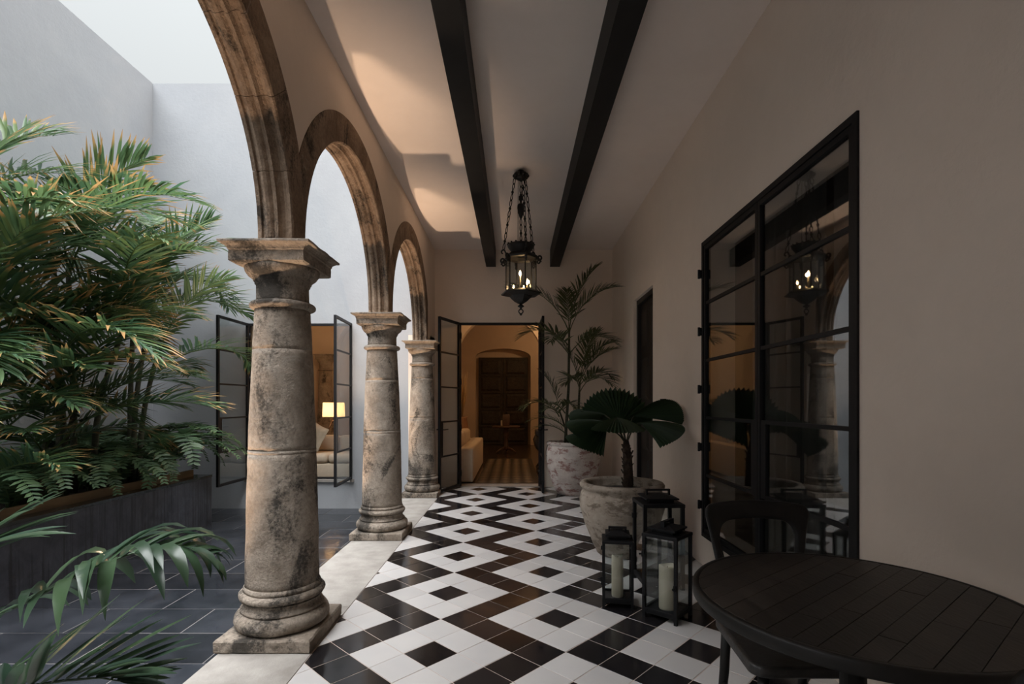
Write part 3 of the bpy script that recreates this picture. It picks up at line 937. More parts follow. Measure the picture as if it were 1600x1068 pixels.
def palm_fronds():
    for (e, loc, tops, per, seed, scale) in PALMS:
        rd = random.Random(seed)
        for top in tops:
            a0 = rd.uniform(0, 360)
            for k in range(per):
                kind = ('up', 'out', 'out', 'low', 'flat', 'out', 'low', 'up')[k % 8]
                p = top + Vector((0,0,-0.05*k))
                for tr_ in range(24):
                    me = palm_frond(kind if tr_ < 16 else 'up', rd.randrange(3))
                    s = scale*rd.uniform(0.85, 1.1)*(1.0 if tr_ < 12 else 0.85)
                    rot = (R(rd.uniform(-12,12)), R(rd.uniform(-8,8)), R(a0 + k*137.5 + rd.uniform(-20,20)*(1+tr_)))
                    if fits(me, p+loc, rot, s, CLIM) and clear_of_stems(me, p+loc, rot, s, 0.045, e):
                        o = inst('frond', me, None, e, p, rot); o.scale = (s, s, s)
                        break
SOIL = PZ-0.01
G = 'palms in the courtyard planter'
areca((-4.86, 5.62, SOIL), [(0.02,0.0,2.45,200,0.05),(0.15,0.12,1.85,20,0.28),(-0.18,0.05,2.8,150,0.2),(0.08,-0.18,1.4,-60,0.3)], 'tall feathery palm clump with dark stems in the middle of the planter', 5, 21, 1.22, group=G)
areca((-4.70, 6.32, SOIL), [(0.0,0.0,2.2,40,0.2),(0.15,-0.1,1.55,-20,0.3),(-0.12,0.1,2.6,90,0.1)], 'feathery palm clump at the far end of the planter, reaching towards the columns', 5, 31, 1.15, group=G)
areca((-5.05, 4.48, SOIL), [(0.0,0.0,2.65,20,0.1),(0.12,0.05,1.9,-30,0.25),(-0.05,0.18,1.25,60,0.2)], 'feathery palm clump with browned leaf tips at the left edge of the photo', 5, 41, 1.22, group=G)
areca((-4.68, 5.06, SOIL), [(0.0,0.0,0.65,0,0.05),(0.08,0.12,1.0,40,0.15)], 'low young palm growing among the ferns in the planter', 6, 51, 1.0, group=G)

areca((-4.62, 4.30, SOIL), [(0.0,0.0,0.5,0,0.05),(-0.1,0.12,0.85,100,0.1)], 'low young palm nearest the left edge of the photo, above the planter rim', 6, 61, 0.95, group=G)
palm_fronds()

def fern_frond(var):
    return lib(('fern', var), lambda: frond_mesh((0.62,0.72,0.55)[var%3], (80,66,84)[var%3], (-72,-58,-20)[var%3], 30, 0.085, 0.021, 300+var, side=(12,-15,0)[var%3], vee=8, bare=0.08, droop=0.15, fwd=(80,60), seg=2, mat='fern', rad=0.004))
FL = ['arching green fern spilling over the planter rim nearest the left edge', 'arching green fern over the planter rim, second from the left', 'dense green fern in front of the low young palm', 'dense green fern below the tall palm clump', 'arching green fern right of the tall palm clump', 'large drooping fern near the far end of the planter', 'drooping fern at the far end corner of the planter', 'green fern at the back of the planter against the white wall', 'green fern at the back of the planter below the far palm clump', 'small fern behind the planter rim left of the middle', 'tall green fern between the two largest palm clumps', 'tall green fern behind the far end ferns, against the back wall side']
FP = [(x*1.252, y*1.255) for (x, y) in [(-3.72,3.35),(-3.70,3.75),(-3.76,4.12),(-3.70,4.45),(-3.72,4.78),(-3.68,5.05),(-3.64,5.26),(-4.1,4.8),(-4.05,5.22),(-3.85,3.95),(-3.95,4.62),(-3.85,5.0)]]
for i, ((x, y), lab) in enumerate(zip(FP, FL)):
    e = tag(empty('fern', (x, y, SOIL)), lab, 'fern', 'ferns in the courtyard planter')
    rd = random.Random(60+i)
    n = 15
    for k in range(n):
        s = rd.uniform(0.8, 1.25)*(2.0 if i in (5, 6, 8, 7, 10, 11) else 1.6)
        me = fern_frond(rd.randrange(3)); ok = False
        off = Vector((rd.uniform(-.03,.03), rd.uniform(-.03,.03), 0.0))
        for tr_ in range(10):
            rot = (0, R(rd.uniform(-10, 10)), R(k*360/n + rd.uniform(-14, 14)*(1+tr_)))
            if fits(me, Vector((x, y, SOIL))+off, rot, s, CLIM) and clear_of_stems(me, Vector((x, y, SOIL))+off, rot, s):
                ok = True; break
        if not ok: continue
        o = inst('frond', me, None, e, off, rot)
        o.scale = (s, s, s)

# --- near palm at the lower left corner, pot outside the frame
M['terracotta'] = simple('plain_pot', (0.30, 0.25, 0.21), 0.8, 0, (0.2, 0.17, 0.14), 6, 0.3, 30)
NP = Vector((-2.30, 1.70, ZF))
e = tag(empty('potted_palm', NP), 'palm in the lower left corner with broad drooping glossy leaflets', 'palm')
MB().lathe([(0.20,0),(0.25,0.06),(0.29,0.35),(0.27,0.60),(0.30,0.61),(0.30,0.66),(0.26,0.66),(0.25,0.61),(0.02,0.60)], 28).build('pot', M['terracotta'], e)
MB().tube([(0,0,0.58),(0.02,0.0,0.8),(0.04,0,0.95)], [0.03,0.026,0.022], 8).build('stem', M['stem'], e)
def near_frond(px, pairs, ll, lw, dr, ve, sd, fwd, sides=(-1, 1), bare=0.1):
    path = [P(x, y, d) - NP for (x, y, d) in px]
    me = frond_mesh(1, 0, 0, pairs, ll, lw, 500+sd, vee=ve, bare=bare, droop=dr, fwd=fwd, mat='palm_near', rad=0.009, seg=6, path=path, sides=sides)
    inst('frond', me, None, e)
# arching frond with strap leaflets folding down
near_frond([(-330,1010,1.72),(-160,1010,1.70),(0,962,1.72),(110,902,1.76),(200,866,1.80),(270,853,1.84),(322,868,1.88)], 19, 0.36, 0.046, 0.60, 14, 1, (76, 50), bare=0.30)
near_frond([(-330,1000,1.70),(-200,960,1.62),(-110,905,1.58),(-60,865,1.60),(-15,850,1.64)], 12, 0.33, 0.036, 0.10, 4, 2, (50, 18), bare=0.45)
near_frond([(-330,1040,1.66),(-160,1070,1.52),(-40,1085,1.46),(60,1068,1.45),(150,1058,1.46),(200,1066,1.47)], 17, 0.30, 0.040, 0.04, 48, 3, (62, 22), bare=0.38)
near_frond([(-330,1040,1.7),(-250,880,1.75),(-230,700,1.85),(-300,600,2.0)], 14, 0.34, 0.04, 0.3, 15, 4, (60, 25), bare=0.3)
near_frond([(-330,1040,1.7),(-480,900,1.6),(-620,860,1.5)], 14, 0.34, 0.04, 0.3, 15, 5, (60, 25), bare=0.3)

# --- tall pot with areca palm at the corridor end
def pot_mat(name, c, c2, c3, band):
    m, nt, b = new_mat(name)
    b.inputs['Roughness'].default_value = 0.85
    col = ramp(nt, noise(nt, 7.0, 6, 0.7, 0.2), [(0.3, c2), (0.62, c)])
    msk = ramp(nt, noise(nt, 6.0, 7, 0.75, 0.25, stretch=(1, 1, band)), [(0.50, 0.0), (0.58, 0.8)])
    col = mix(nt, msk, col, c3)
    nt.links.new(col, b.inputs['Base Color'])
    bump(nt, b, noise(nt, 25, 6), 0.5, 0.012)
    return m
M['pot_red'] = pot_mat('limewashed_red_pot', (0.66, 0.60, 0.56), (0.46, 0.40, 0.365), (0.22, 0.075, 0.06), 2.2)
M['pot_grey'] = pot_mat('weathered_grey_pot', (0.40, 0.34, 0.28), (0.26, 0.21, 0.165), (0.12, 0.088, 0.062), 2.0)
PB = (0.84, 7.36)
e = tag(empty('clay_pot', (PB[0], PB[1], 0)), 'tall clay pot with flaking white and red wash beside the open door', 'pot')
MB().lathe([(0.20,0.0),(0.225,0.01),(0.285,0.12),(0.350,0.30),(0.388,0.50),(0.392,0.60),(0.372,0.685),(0.36,0.70),(0.375,0.715),(0.378,0.74),(0.365,0.755),(0.335,0.755),(0.325,0.72),(0.325,0.64)], 44, cap=True).build('jar', M['pot_red'], e)
MB().lathe([(0.326,0.63),(0.326,0.655),(0.02,0.672)], 24).build('soil', M['soil'], e)
e = tag(empty('areca_palm', (PB[0], PB[1], 0.66)), 'tall slender potted palm reaching up beside the hanging lantern', 'palm')
def pot_frond(kind, var):
    sh = {'up': (1.12, 82, 40), 'out': (1.18, 68, 0), 'low': (0.88, 45, -40), 'tiny': (0.5, 40, -30)}[kind]
    return lib(('pot', kind, var), lambda: frond_mesh(sh[0]*(0.95+.06*var), sh[1], sh[2], 24 if kind != 'tiny' else 16, 0.34 if kind != 'tiny' else 0.18, 0.028 if kind != 'tiny' else 0.014, 700+var*3+len(kind), side=(-14,16)[var%2], vee=20, droop=0.22, bare=0.25 if kind != 'tiny' else 0.1, fwd=(58,24), mat='palm_pot', rad=0.009))
def stem_line(e, base_, top, r):
    b_, t_ = Vector(base_), Vector(top)
    mid = b_.lerp(t_, 0.5) + Vector((0.02, 0, 0))
    MB().tube([b_, b_.lerp(mid, 0.5), mid, mid.lerp(t_, 0.5), t_], [r, r*0.95, r*0.85, r*0.8, r*0.6], 8).build('stem', M['stem'], e)
stem_line(e, (-0.12, -0.05, 0.0), (-0.06, -0.06, 1.72), 0.022)
stem_line(e, (0.02, 0.02, 0.0), (0.10, 0.02, 0.95), 0.02)
stem_line(e, (-0.05, 0.06, 0.0), (-0.20, 0.0, 0.55), 0.016)
pf = [ # x y z  az kind var scale
 ((-0.06,-0.06,1.65), 175, 'out', 0, 1.05), ((-0.06,-0.06,1.68), 20, 'up', 1, 0.98), ((-0.06,-0.06,1.65), -15, 'out', 1, 0.95), ((-0.06,-0.06,1.45), 205, 'low', 0, 1.0),
 ((-0.05,-0.06,1.35), -40, 'low', 1, 0.95), ((-0.07,-0.06,1.35), 240, 'low', 1, 0.9), ((-0.06,-0.06,1.6), 95, 'up', 0, 0.8),
 ((0.10,0.02,0.92), 12, 'out', 0, 0.95), ((0.10,0.02,0.95), -25, 'out', 1, 0.9), ((0.10,0.02,0.9), 40, 'up', 1, 0.85), ((0.10,0.02,0.82), 250, 'low', 0, 0.85), ((0.1,0.02,0.85), 190, 'up', 0, 0.75), ((0.1,0.02,0.8), -60, 'low', 1, 0.9), ((0.1,0.02,0.9), -8, 'low', 0, 1.0),
 ((-0.20,0,0.5), 200, 'low', 1, 0.7), ((-0.20,0,0.52), 150, 'up', 1, 0.6), ((-0.2,0,0.5), 300, 'low', 0, 0.65), ((-0.2,0,0.45), 240, 'tiny', 0, 1.1),
 ((-0.12,-0.05,0.5), 230, 'tiny', 1, 1.1), ((-0.12,-0.05,0.3), 190, 'tiny', 0, 1.2), ((-0.1,-0.05,0.35), -40, 'tiny', 1, 1.2), ((0.03,0.02,0.4), 10, 'tiny', 0, 1.2), ((0.03,0.02,0.3), -70, 'tiny', 1, 1.2), ((-0.1,-0.05,0.2), 170, 'tiny', 1, 1.0),
]
for (p, az, kd, va, s) in pf:
    me = pot_frond(kd, va)
    for tr_ in range(30):
        if fits(me, Vector((PB[0], PB[1], 0.66)) + Vector(p), (0, 0, R(az)), s, (-9, XR-0.02, YE-0.02)): break
        s *= 0.965; az += (6 if math.sin(R(az)) < 0 or math.cos(R(az)) > 0.5 else -6)*(-1 if az < 60 else 1)
    o = inst('frond', me, None, e, p, (0, 0, R(az))); o.scale = (s, s, s)

# --- near pot with fan palm
PA = (0.935, 4.47)
e = tag(empty('clay_pot', (PA[0], PA[1], 0)), 'wide weathered grey clay pot behind the candle lanterns', 'pot')
MB().lathe([(0.19,0.0),(0.215,0.01),(0.265,0.12),(0.325,0.27),(0.362,0.40),(0.366,0.47),(0.35,0.53),(0.338,0.55),(0.345,0.565),(0.362,0.58),(0.365,0.60),(0.35,0.618),(0.315,0.618),(0.295,0.595),(0.292,0.52)], 44).build('jar', M['pot_grey'], e)
MB().lathe([(0.292,0.52),(0.292,0.54),(0.02,0.555)], 24).build('soil', M['soil'], e)
T0 = Vector((PA[0]+0.055, PA[1], 0.545))
e = tag(empty('fan_palm', T0), 'fan palm with round pleated dark leaves in the wide grey pot', 'palm')
tr = MB()
pts = [(0.0,0,-0.02),(0.005,0,0.08),(0.0,0,0.18),(-0.005,0,0.28),(-0.012,0,0.36),(-0.018,0,0.44)]
tr.tube(pts, [0.045,0.042,0.042,0.040,0.034,0.022], 10)
rd = random.Random(4)
for k in range(26):       # old leaf bases standing off the trunk
    z = 0.02 + 0.36*k/26; a = k*2.4
    c = Vector((-0.006, 0, z)); d = Vector((math.cos(a), math.sin(a), 0))
    tr.bar(c+d*0.034, c+d*0.052+Vector((0,0,0.035)), 0.022, 0.007)
tr.build('trunk', M['bark'], e)
def fan_blade(Rb, span, seed, cup=0.5, pleats=26):
    rd = random.Random(seed)
    m = MB(); n = pleats*2; rings = (0.0, 0.18, 0.45, 0.75, 1.0)
    vs = []; 
    for j, rr in enumerate(rings):
        for i in range(n+1):
            ph = R(-span/2 + span*i/n)
            rad = Rb*rr*(0.86 + 0.14*math.cos(ph))
            if j == len(rings)-1 and i % 2 == 0: rad *= 0.945
            zz = -cup*rad*rad/Rb + (0.016 if i % 2 else -0.016)*rr*Rb/0.36
            zz -= 0.16*Rb*rr*(abs(i/n-0.5)*2)**2
            vs.append((rad*math.cos(ph), rad*math.sin(ph), zz))
    fs = []; us = []
    for j in range(len(rings)-1):
        for i in range(n):
            fs.append((j*(n+1)+i, j*(n+1)+i+1, (j+1)*(n+1)+i+1, (j+1)*(n+1)+i))
            v = 0.25 + 0.5*((i//2) % 3)/2
            us.append([(rings[j], v),(rings[j], v),(rings[j+1], v),(rings[j+1], v)])
    m.add(vs, fs, False, us)
    me = m.mesh('leaf'); me.materials.append(M['fan'])
    return me
def fan_leaf(hub, direction, normal, Rb, span, seed, cup=0.5, r0=0.40):
    """leaf = blade with its petiole as sub-part"""
    hub = Vector(hub)
    x = Vector(direction).normalized(); z = Vector(normal); z = (z - x*z.dot(x)).normalized(); y = z.cross(x)
    mt = Matrix((x, y, z)).transposed().to_4x4(); mt.translation = hub - T0
    o = inst('leaf', fan_blade(Rb, span, seed, cup), None, e, matrix=mt)
    st = Vector((-0.014, 0, r0)); h = hub - T0
    midp = st.lerp(h, 0.5) + Vector((0, 0, 0.04))
    inv = mt.inverted()
    pt = [inv @ p for p in (st, st.lerp(midp, 0.6)+Vector((0,0,0.01)), midp, midp.lerp(h, 0.6)+Vector((0,0,0.008)), h)]
    MB().tube(pt, [0.008,0.007,0.006,0.006,0.005], 6).build('petiole', M['stem'], o)
D4 = PA[1]
fan_leaf(P(968,662,D4+0.12), (-0.05,0.55,1.0), (0.05,-1,0.55), 0.40, 170, 1, 0.10)      # tall back leaf
fan_leaf(P(964,652,D4-0.10), (-0.05,-1.0,-0.10), (0.0,-0.10,1.0), 0.27, 190, 2, 0.35)      # front leaf
fan_leaf(P(950,660,D4-0.03), (-1.0,-0.10,0.10), (0.06,-0.30,1.0), 0.36, 140, 3, 0.22)      # left
fan_leaf(P(948,673,D4-0.12), (-1.0,-0.30,-0.05), (-0.06,-0.26,1.0), 0.35, 120, 4, 0.22)    # lower left
fan_leaf(P(1000,660,D4-0.08), (1.0,-0.20,0.06), (0.02,-0.26,1.0), 0.37, 130, 5, 0.22)      # right
fan_leaf(P(990,650,D4+0.06), (1.0,0.2,0.40), (-0.3,-0.45,1.0), 0.43, 75, 6, 0.1)          # upper right
fan_leaf(P(945,648,D4+0.14), (-1.0,0.4,0.30), (0.1,-0.4,1.0), 0.32, 140, 7, 0.25)         # back left

# --- three candle lanterns
M['lantern'] = simple('black_lantern_metal', (0.010, 0.010, 0.011), 0.55, 0, (0.007, 0.007, 0.008), 30, 0.1, 120, spec=0.22)
M['wax'] = simple('ivory_wax', (0.62, 0.55, 0.42), 0.5, 0, (0.56, 0.49, 0.37), 6)
def candle_lantern(loc, rz, w, h, label, cw, ch, clabel):
    e = tag(empty('candle_lantern', loc, rz), label, 'lantern', 'candle lanterns on the floor')
    hw = w/2; p = max(0.016, w*0.085)
    for sx in (-1, 1):
        for sy in (-1, 1):
            x0, x1 = sorted((sx*hw, sx*(hw-p))); y0, y1 = sorted((sy*hw, sy*(hw-p)))
            MB().box(x0, x1, y0, y1, 0, h-p).build('post', M['lantern'], e)
    MB().box(-hw+p, hw-p, -hw+p*.2, hw-p*.2, 0.03, 0.045).box(-hw+p*.2, -hw+p, -hw+p, hw-p, 0.03, 0.045).box(hw-p, hw-p*.2, -hw+p, hw-p, 0.03, 0.045).build('floor_plate', M['lantern'], e)
    m = MB()
    for z0 in (0.045,):
        for s in (-1, 1):
            m.box(-hw+p, hw-p, min(s*hw, s*(hw-p*.8)), max(s*hw, s*(hw-p*.8)), z0, z0+p*.8)
            m.box(min(s*hw, s*(hw-p*.8)), max(s*hw, s*(hw-p*.8)), -hw+p, hw-p, z0, z0+p*.8)
    m.build('bottom_rail', M['lantern'], e)
    MB().square([(hw+.002, h-p), (hw+.002, h-.004), (hw-.002, h), (hw*0.72, h+.004)]).build('top_plate', M['lantern'], e)
    lid = MB().square([(hw*0.60, h+.003), (hw*0.60, h+.022), (hw*0.80, h+.024), (hw*0.80, h+.034), (hw*0.3, h+.052), (hw*0.05, h+.055)]).build('lid', M['lantern'], e)
    hl = w*0.30; zt = h+0.05+w*0.12; t = 0.012
    MB().box(-hl, -hl+t, -t, t, h+.03, zt).box(hl-t, hl, -t, t, h+.03, zt).box(-hl+t, hl-t, -t, t, zt-t, zt).build('handle', M['lantern'], lid)
    g = 0.0015
    for k in range(4):
        pn = MB().box(-hw+p, hw-p, -g, g, 0.045+p*.8, h-p)
        a = k*PI/2
        pn.build('glass_pane', M['glass'], e, (math.sin(a)*(hw-p*.5), -math.cos(a)*(hw-p*.5), 0), (0, 0, a))
    MB().box(-hw-.012, -hw, -hw+p*.2, -hw+p*.9, h*.40, h*.46).tube([(-hw-.006, -hw+p*.5, h*.43), (-hw-.03, -hw+p*.5, h*.43)], 0.007, 6).build('latch', M['lantern'], e)
    MB().box(-hw-.008, -hw, hw-p*.9, hw-p*.2, h*.2, h*.26).box(-hw-.008, -hw, hw-p*.9, hw-p*.2, h*.75, h*.81).build('hinge', M['lantern'], e)
    if cw:
        r = cw/2
        m = MB().lathe([(r*.96,0),(r,.006),(r,ch-.012),(r*.97,ch-.002),(r*.9,ch),(r*.75,ch-.008),(r*.5,ch-.02),(.004,ch-.024)], 28)
        for i, v in enumerate(m.v):     # melted, wavy lip
            if v[2] > ch-.03:
                m.v[i] = (v[0], v[1], v[2] + 0.006*math.sin(math.atan2(v[1], v[0])*2+1))
        c = tag(empty('pillar_candle', (loc[0], loc[1], 0.046)), clabel, 'candle', 'pillar candles')
        m.build('wax', M['wax'], c)
        MB().tube([(0,0,ch-.03),(0.001,0,ch-.015),(0.004,0,ch-.006)], 0.0015, 5).build('wick', M['iron'], c)
    return e
candle_lantern((0.672, 3.345, 0), R(-9), 0.195, 0.425, 'smallest black metal candle lantern, at the left of the three', 0.075, 0.265, 'ivory pillar candle in the smallest lantern')
candle_lantern((0.938, 3.145, 0), R(48), 0.222, 0.512, 'middle sized black metal candle lantern in front, nearest the table', 0.10, 0.265, 'ivory pillar candle in the front lantern nearest the table')
candle_lantern((1.035, 3.70, 0), R(2), 0.29, 0.60, 'tallest black metal lantern, standing behind the other two', 0, 0, '')

# --- round table
M['table'] = simple('dark_oak_top', (0.030, 0.024, 0.020), 0.45, 0, (0.011, 0.009, 0.008), 9, 0.35, 45, 0.004, rnd=0.4, stretch=(2.2, 0.5, 1), spec=0.35)
M['table_dark'] = simple('dark_oak_frame', (0.015, 0.013, 0.0115), 0.5, 0, (0.009, 0.008, 0.007), 14, 0.2, 40, spec=0.25)
TC = (0.975, 1.475); TZ = 0.75; TR = 0.437
e = tag(empty('round_table', (TC[0], TC[1], 0)), 'round dark wooden pedestal table with planked top by the window', 'table')
m = MB(); ro, ri = TR, TR-0.018
m.lathe([(ri, TZ-.034),(ro-.004, TZ-.036),(ro, TZ-.030),(ro, TZ-.006),(ro-.005, TZ),(ri, TZ),(ri, TZ-.034)], 96, cap=False)
m.build('rim', M['table_dark'], e)
MB().lathe([(ri-.001, TZ-.034),(ri-.001, TZ-.016)], 64, smooth=False).build('underboard', M['table_dark'], e)
pa = R(38); ux, uy = math.cos(pa), math.sin(pa)
circ = [((ri-.0015)*math.cos(2*PI*k/72), (ri-.0015)*math.sin(2*PI*k/72)) for k in range(72)]
rd = random.Random(9)
w0 = -TR
while w0 < TR:
    w1 = w0 + rd.uniform(0.052, 0.075)
    # strip w0..w1 measured across the grain
    q = clip(circ, uy, -ux, -w0-.0008)
    q = clip(q, -uy, ux, w1-.0008) if len(q) > 2 else []
    if len(q) > 2:
        cuts = [rd.uniform(-0.3, 0.3)]
        for lo, hi in ((-2, cuts[0]), (cuts[0], 2)):
            qq = clip(q, ux, uy, hi-.0006); qq = clip(qq, -ux, -uy, -lo-.0006) if len(qq) > 2 else []
            if len(qq) > 2 and abs(area(qq)) > 3e-4:
                MB().prism(qq, TZ-.0158, TZ+rd.uniform(-.0006,.0002), 0.0008).build('plank', M['table'], e)
    w0 = w1
MB().lathe([(0.034,0.06),(0.034,TZ-.06),(0.05,TZ-.055),(0.05,TZ-.034)], 20).build('pedestal', M['table_dark'], e)
for k in range(4):
    a = k*PI/2
    d = Vector((math.cos(a), math.sin(a), 0))
    MB().tube([d*0.02+Vector((0,0,0.11)), d*0.12+Vector((0,0,0.075)), d*0.27+Vector((0,0,0.022)), d*0.30+Vector((0,0,0.014))], [0.024,0.022,0.016,0.014], 8).build('foot', M['table_dark'], e)
MB().box(-0.15,0.15,-0.03,0.03,TZ-.06,TZ-.035).box(-0.03,0.03,-0.15,-0.03,TZ-.06,TZ-.035).box(-0.03,0.03,0.03,0.15,TZ-.06,TZ-.035).build('top_bracket', M['table_dark'], e)

# --- bentwood chairs (front of the chair along -y)
M['chair'] = simple('worn_black_wood', (0.013, 0.0115, 0.0105), 0.5, 0, (0.008, 0.0075, 0.007), 20, 0.2, 60, stretch=(1, 3, 1), spec=0.25)
M['seat'] = simple('worn_seat_wood', (0.035, 0.031, 0.028), 0.42, 0, (0.012, 0.011, 0.010), 26, 0.4, 60, stretch=(1.2, 6, 1))
def chair(loc, rz, label):
    e = tag(empty('dining_chair', loc, rz), label, 'chair', 'dark wooden chairs at the round table')
    # seat: rounded trapezoid with a soft dip
    outl = []
    for (cx, cy, r, a0) in ((-0.165,-0.155,0.05,180),(0.165,-0.155,0.05,270),(0.145,0.165,0.045,0),(-0.145,0.165,0.045,90)):
        for k in range(7):
            a = R(a0+90*k/6); outl.append((cx+r*math.cos(a), cy+r*math.sin(a)))
    m = MB(); n = len(outl); v = []
    rings = [(0.98,0.418),(1.0,0.424),(1.0,0.446),(0.985,0.453),(0.9,0.452),(0.6,0.445),(0.25,0.442)]
    for (s, z) in rings:
        for (x, y) in outl: v.append((x*s, y*s, z))
    f = [tuple(range(n))[::-1]]
    for j in range(len(rings)-1):
        for k in range(n): f.append((j*n+k, j*n+(k+1)%n, (j+1)*n+(k+1)%n, (j+1)*n+k))
    f.append(tuple((len(rings)-1)*n+k for k in range(n)))
    m.add(v, f, True); m.build('seat', M['seat'], e)
    MB().rbox(-0.16, 0.16, -0.15, 0.14, 0.385, 0.419, 0.012, 2).build('apron', M['chair'], e)
    for s in (-1, 1):
        MB().tube([(s*0.155,-0.145,0.42),(s*0.165,-0.155,0.22),(s*0.175,-0.165,0.0)], [0.019,0.018,0.014], 10).build('leg', M['chair'], e)
        MB().tube([(s*0.150,0.165,0.45),(s*0.155,0.175,0.25),(s*0.165,0.205,0.0)], [0.019,0.018,0.014], 10).build('leg', M['chair'], e)
    # back: stiles and top rail bent from one piece
    path = []
    NN = 40
    def outer(t):   # t 0..1 from left foot over the top to right foot
        pts = [(-0.150,0.44),(-0.165,0.60),(-0.190,0.76),(-0.208,0.845),(-0.207,0.868),(-0.195,0.884),(-0.165,0.893),(0,0.900),(0.165,0.893),(0.195,0.884),(0.207,0.868),(0.208,0.845),(0.190,0.76),(0.165,0.60),(0.150,0.44)]
        return pts
    o_ = outer(0)
    i_ = [(-0.116,0.44),(-0.130,0.60),(-0.152,0.745),(-0.150,0.782),(-0.140,0.806),(-0.122,0.820),(-0.095,0.827),(0,0.832),(0.095,0.827),(0.122,0.820),(0.140,0.806),(0.150,0.782),(0.152,0.745),(0.130,0.60),(0.116,0.44)]
    def fine(ps):
        out = []
        for k in range(len(ps)-1):
            for j in range(4):
                t = j/4
                p0 = ps[max(k-1,0)]; p1 = ps[k]; p2 = ps[k+1]; p3 = ps[min(k+2,len(ps)-1)]
                out.append(tuple(0.5*((2*p1[c])+(-p0[c]+p2[c])*t+(2*p0[c]-5*p1[c]+4*p2[c]-p3[c])*t*t+(-p0[c]+3*p1[c]-3*p2[c]+p3[c])*t**3) for c in (0,1)))
        out.append(ps[-1]); return out
    oo, ii = fine(o_), fine(i_)
    def yb(x, z): return 0.165 + (z-0.44)*0.16 + 0.05*max(0,(z-0.6)/0.3)*(1-(x/0.21)**2)
    m = MB(); v = []; th = 0.012
    for (a, b) in zip(oo, ii):
        for (x, z), dy in ((a,-th*.6),(a,th*.6)): v.append((x, yb(x,z)+dy, z))
        mx, mz = (a[0]*.8+b[0]*.2), (a[1]*.8+b[1]*.2)
        v.append((mx, yb(mx,mz)+th, mz)); mx, mz = (a[0]*.2+b[0]*.8), (a[1]*.2+b[1]*.8)
        v.append((mx, yb(mx,mz)+th, mz))
        v.append((b[0], yb(*b)+th*.6, b[1])); v.append((b[0], yb(*b)-th*.6, b[1]))
        v.append((mx, yb(mx,mz)-th, mz)); mx, mz = (a[0]*.8+b[0]*.2), (a[1]*.8+b[1]*.2); v.append((mx, yb(mx,mz)-th, mz))
    n = 8; f = []
    for i in range(len(oo)-1):
        for k in range(n): f.append((i*n+k, i*n+(k+1)%n, (i+1)*n+(k+1)%n, (i+1)*n+k))
    f.append(tuple(range(n))[::-1]); f.append(tuple((len(oo)-1)*n+k for k in range(n)))
    m.add(v, f, True); m.build('backrest', M['chair'], e)
    m = MB()
    m.tube([(x, yb(x, 0.60)+0.0, 0.60-0.012*(1-(x/.14)**2)) for x in [-.14+.28*k/8 for k in range(9)]], 0.013, 8)
    m.build('back_rail', M['chair'], e)
    m = MB()
    for s in (-1, 1): m.tube([(s*0.166,-0.158,0.20),(s*0.158,0.18,0.20)], 0.010, 8)
    m.tube([(-0.163,0.0,0.20),(0.163,0.0,0.20)], 0.010, 8)
    m.build('stretcher', M['chair'], e)
    return e
chair((0.985, 1.85, 0), 0, 'dark bentwood dining chair between the round table and the window')
chair((1.01, 1.05, 0), PI, 'dark wooden chair at the near side of the round table, only its back corner showing')

# --- hanging lantern
LX, LY = 0.065, 5.24
e = tag(empty('hanging_lantern', (LX, LY, 0)), 'ornate black iron hanging lantern with lit candle bulbs and chains', 'lantern')
k_ = LY/F
def LZ(y): return CAMH + (VY-y)*k_
MB().tube([(0,0,ZC),(0,0,ZC-0.02)], 0.03, 12).torus((0,0,ZC-0.045), 0.018, 0.005, (0,1,0)).tube([(0,0,ZC-0.06),(0,0,LZ(270))], 0.007, 6).build('ceiling_hook', M['iron'], e)
zc = LZ(276)
m = MB().lathe([(0.012,0.03),(0.045,0.02),(0.06,0.0),(0.055,-0.02),(0.03,-0.032),(0.012,-0.045)], 18, (0,0,zc))
for k in range(10):
    a = 2*PI*k/10
    m.sphere((0.068*math.cos(a), 0.068*math.sin(a), zc+0.008), 0.019, 6, 5)
    m.sphere((0.05*math.cos(a), 0.05*math.sin(a), zc+0.028), 0.014, 6, 5)
m.build('canopy', M['iron'], e)
def chain(a, b, name, step=0.055, r=0.014):
    a, b = Vector(a), Vector(b); d = (b-a); n = max(2, int(d.length/step)); d.normalize(); m = MB()
    o1 = d.orthogonal().normalized(); o2 = d.cross(o1)
    for k in range(n):
        c = a.lerp(b, (k+0.5)/n); L = (b-a).length/n
        if k % 3 == 2:
            m.tube([c-d*L*.5, c-d*L*.2, c, c+d*L*.2, c+d*L*.5], [0.004,0.010,0.016,0.010,0.004], 6)
        else:
            ax = o1 if k % 2 else o2; sd = d.cross(ax)
            pts = [c + d*math.cos(2*PI*j/12)*L*.62 + sd*math.sin(2*PI*j/12)*r for j in range(13)]
            m.tube(pts, 0.0045, 5, cap=False)
    return m.build(name, M['iron'], e)
zb = LZ(388)
for k in range(3):
    a = R(-75+120*k)
    chain((0.066*math.cos(a), 0.066*math.sin(a), zc-0.01), (0.185*math.cos(a), 0.185*math.sin(a), zb+0.005), 'chain')
chain((0,0,zc-0.045), (0.0,0,LZ(309)), 'chain')
zw = LZ(325)
MB().lathe([(0.004,-0.115),(0.012,-0.10),(0.03,-0.05),(0.038,0.0),(0.036,0.03),(0.028,0.04),(0.012,0.05),(0.012,0.075),(0.024,0.085),(0.024,0.12),(0.01,0.125)], 16, (0,0,zw)).build('counterweight', M['iron'], e)
chain((0,0,zw-0.115), (0,0,LZ(386)), 'chain')
for (dx, dy) in ((-0.03,0.02),(-0.02,-0.03),(0.045,0.0)):
    MB().tube([(dx,dy,zc-.02),(dx*1.1,dy*1.1,LZ(384))], 0.002, 5).build('cord', M['iron'], e)
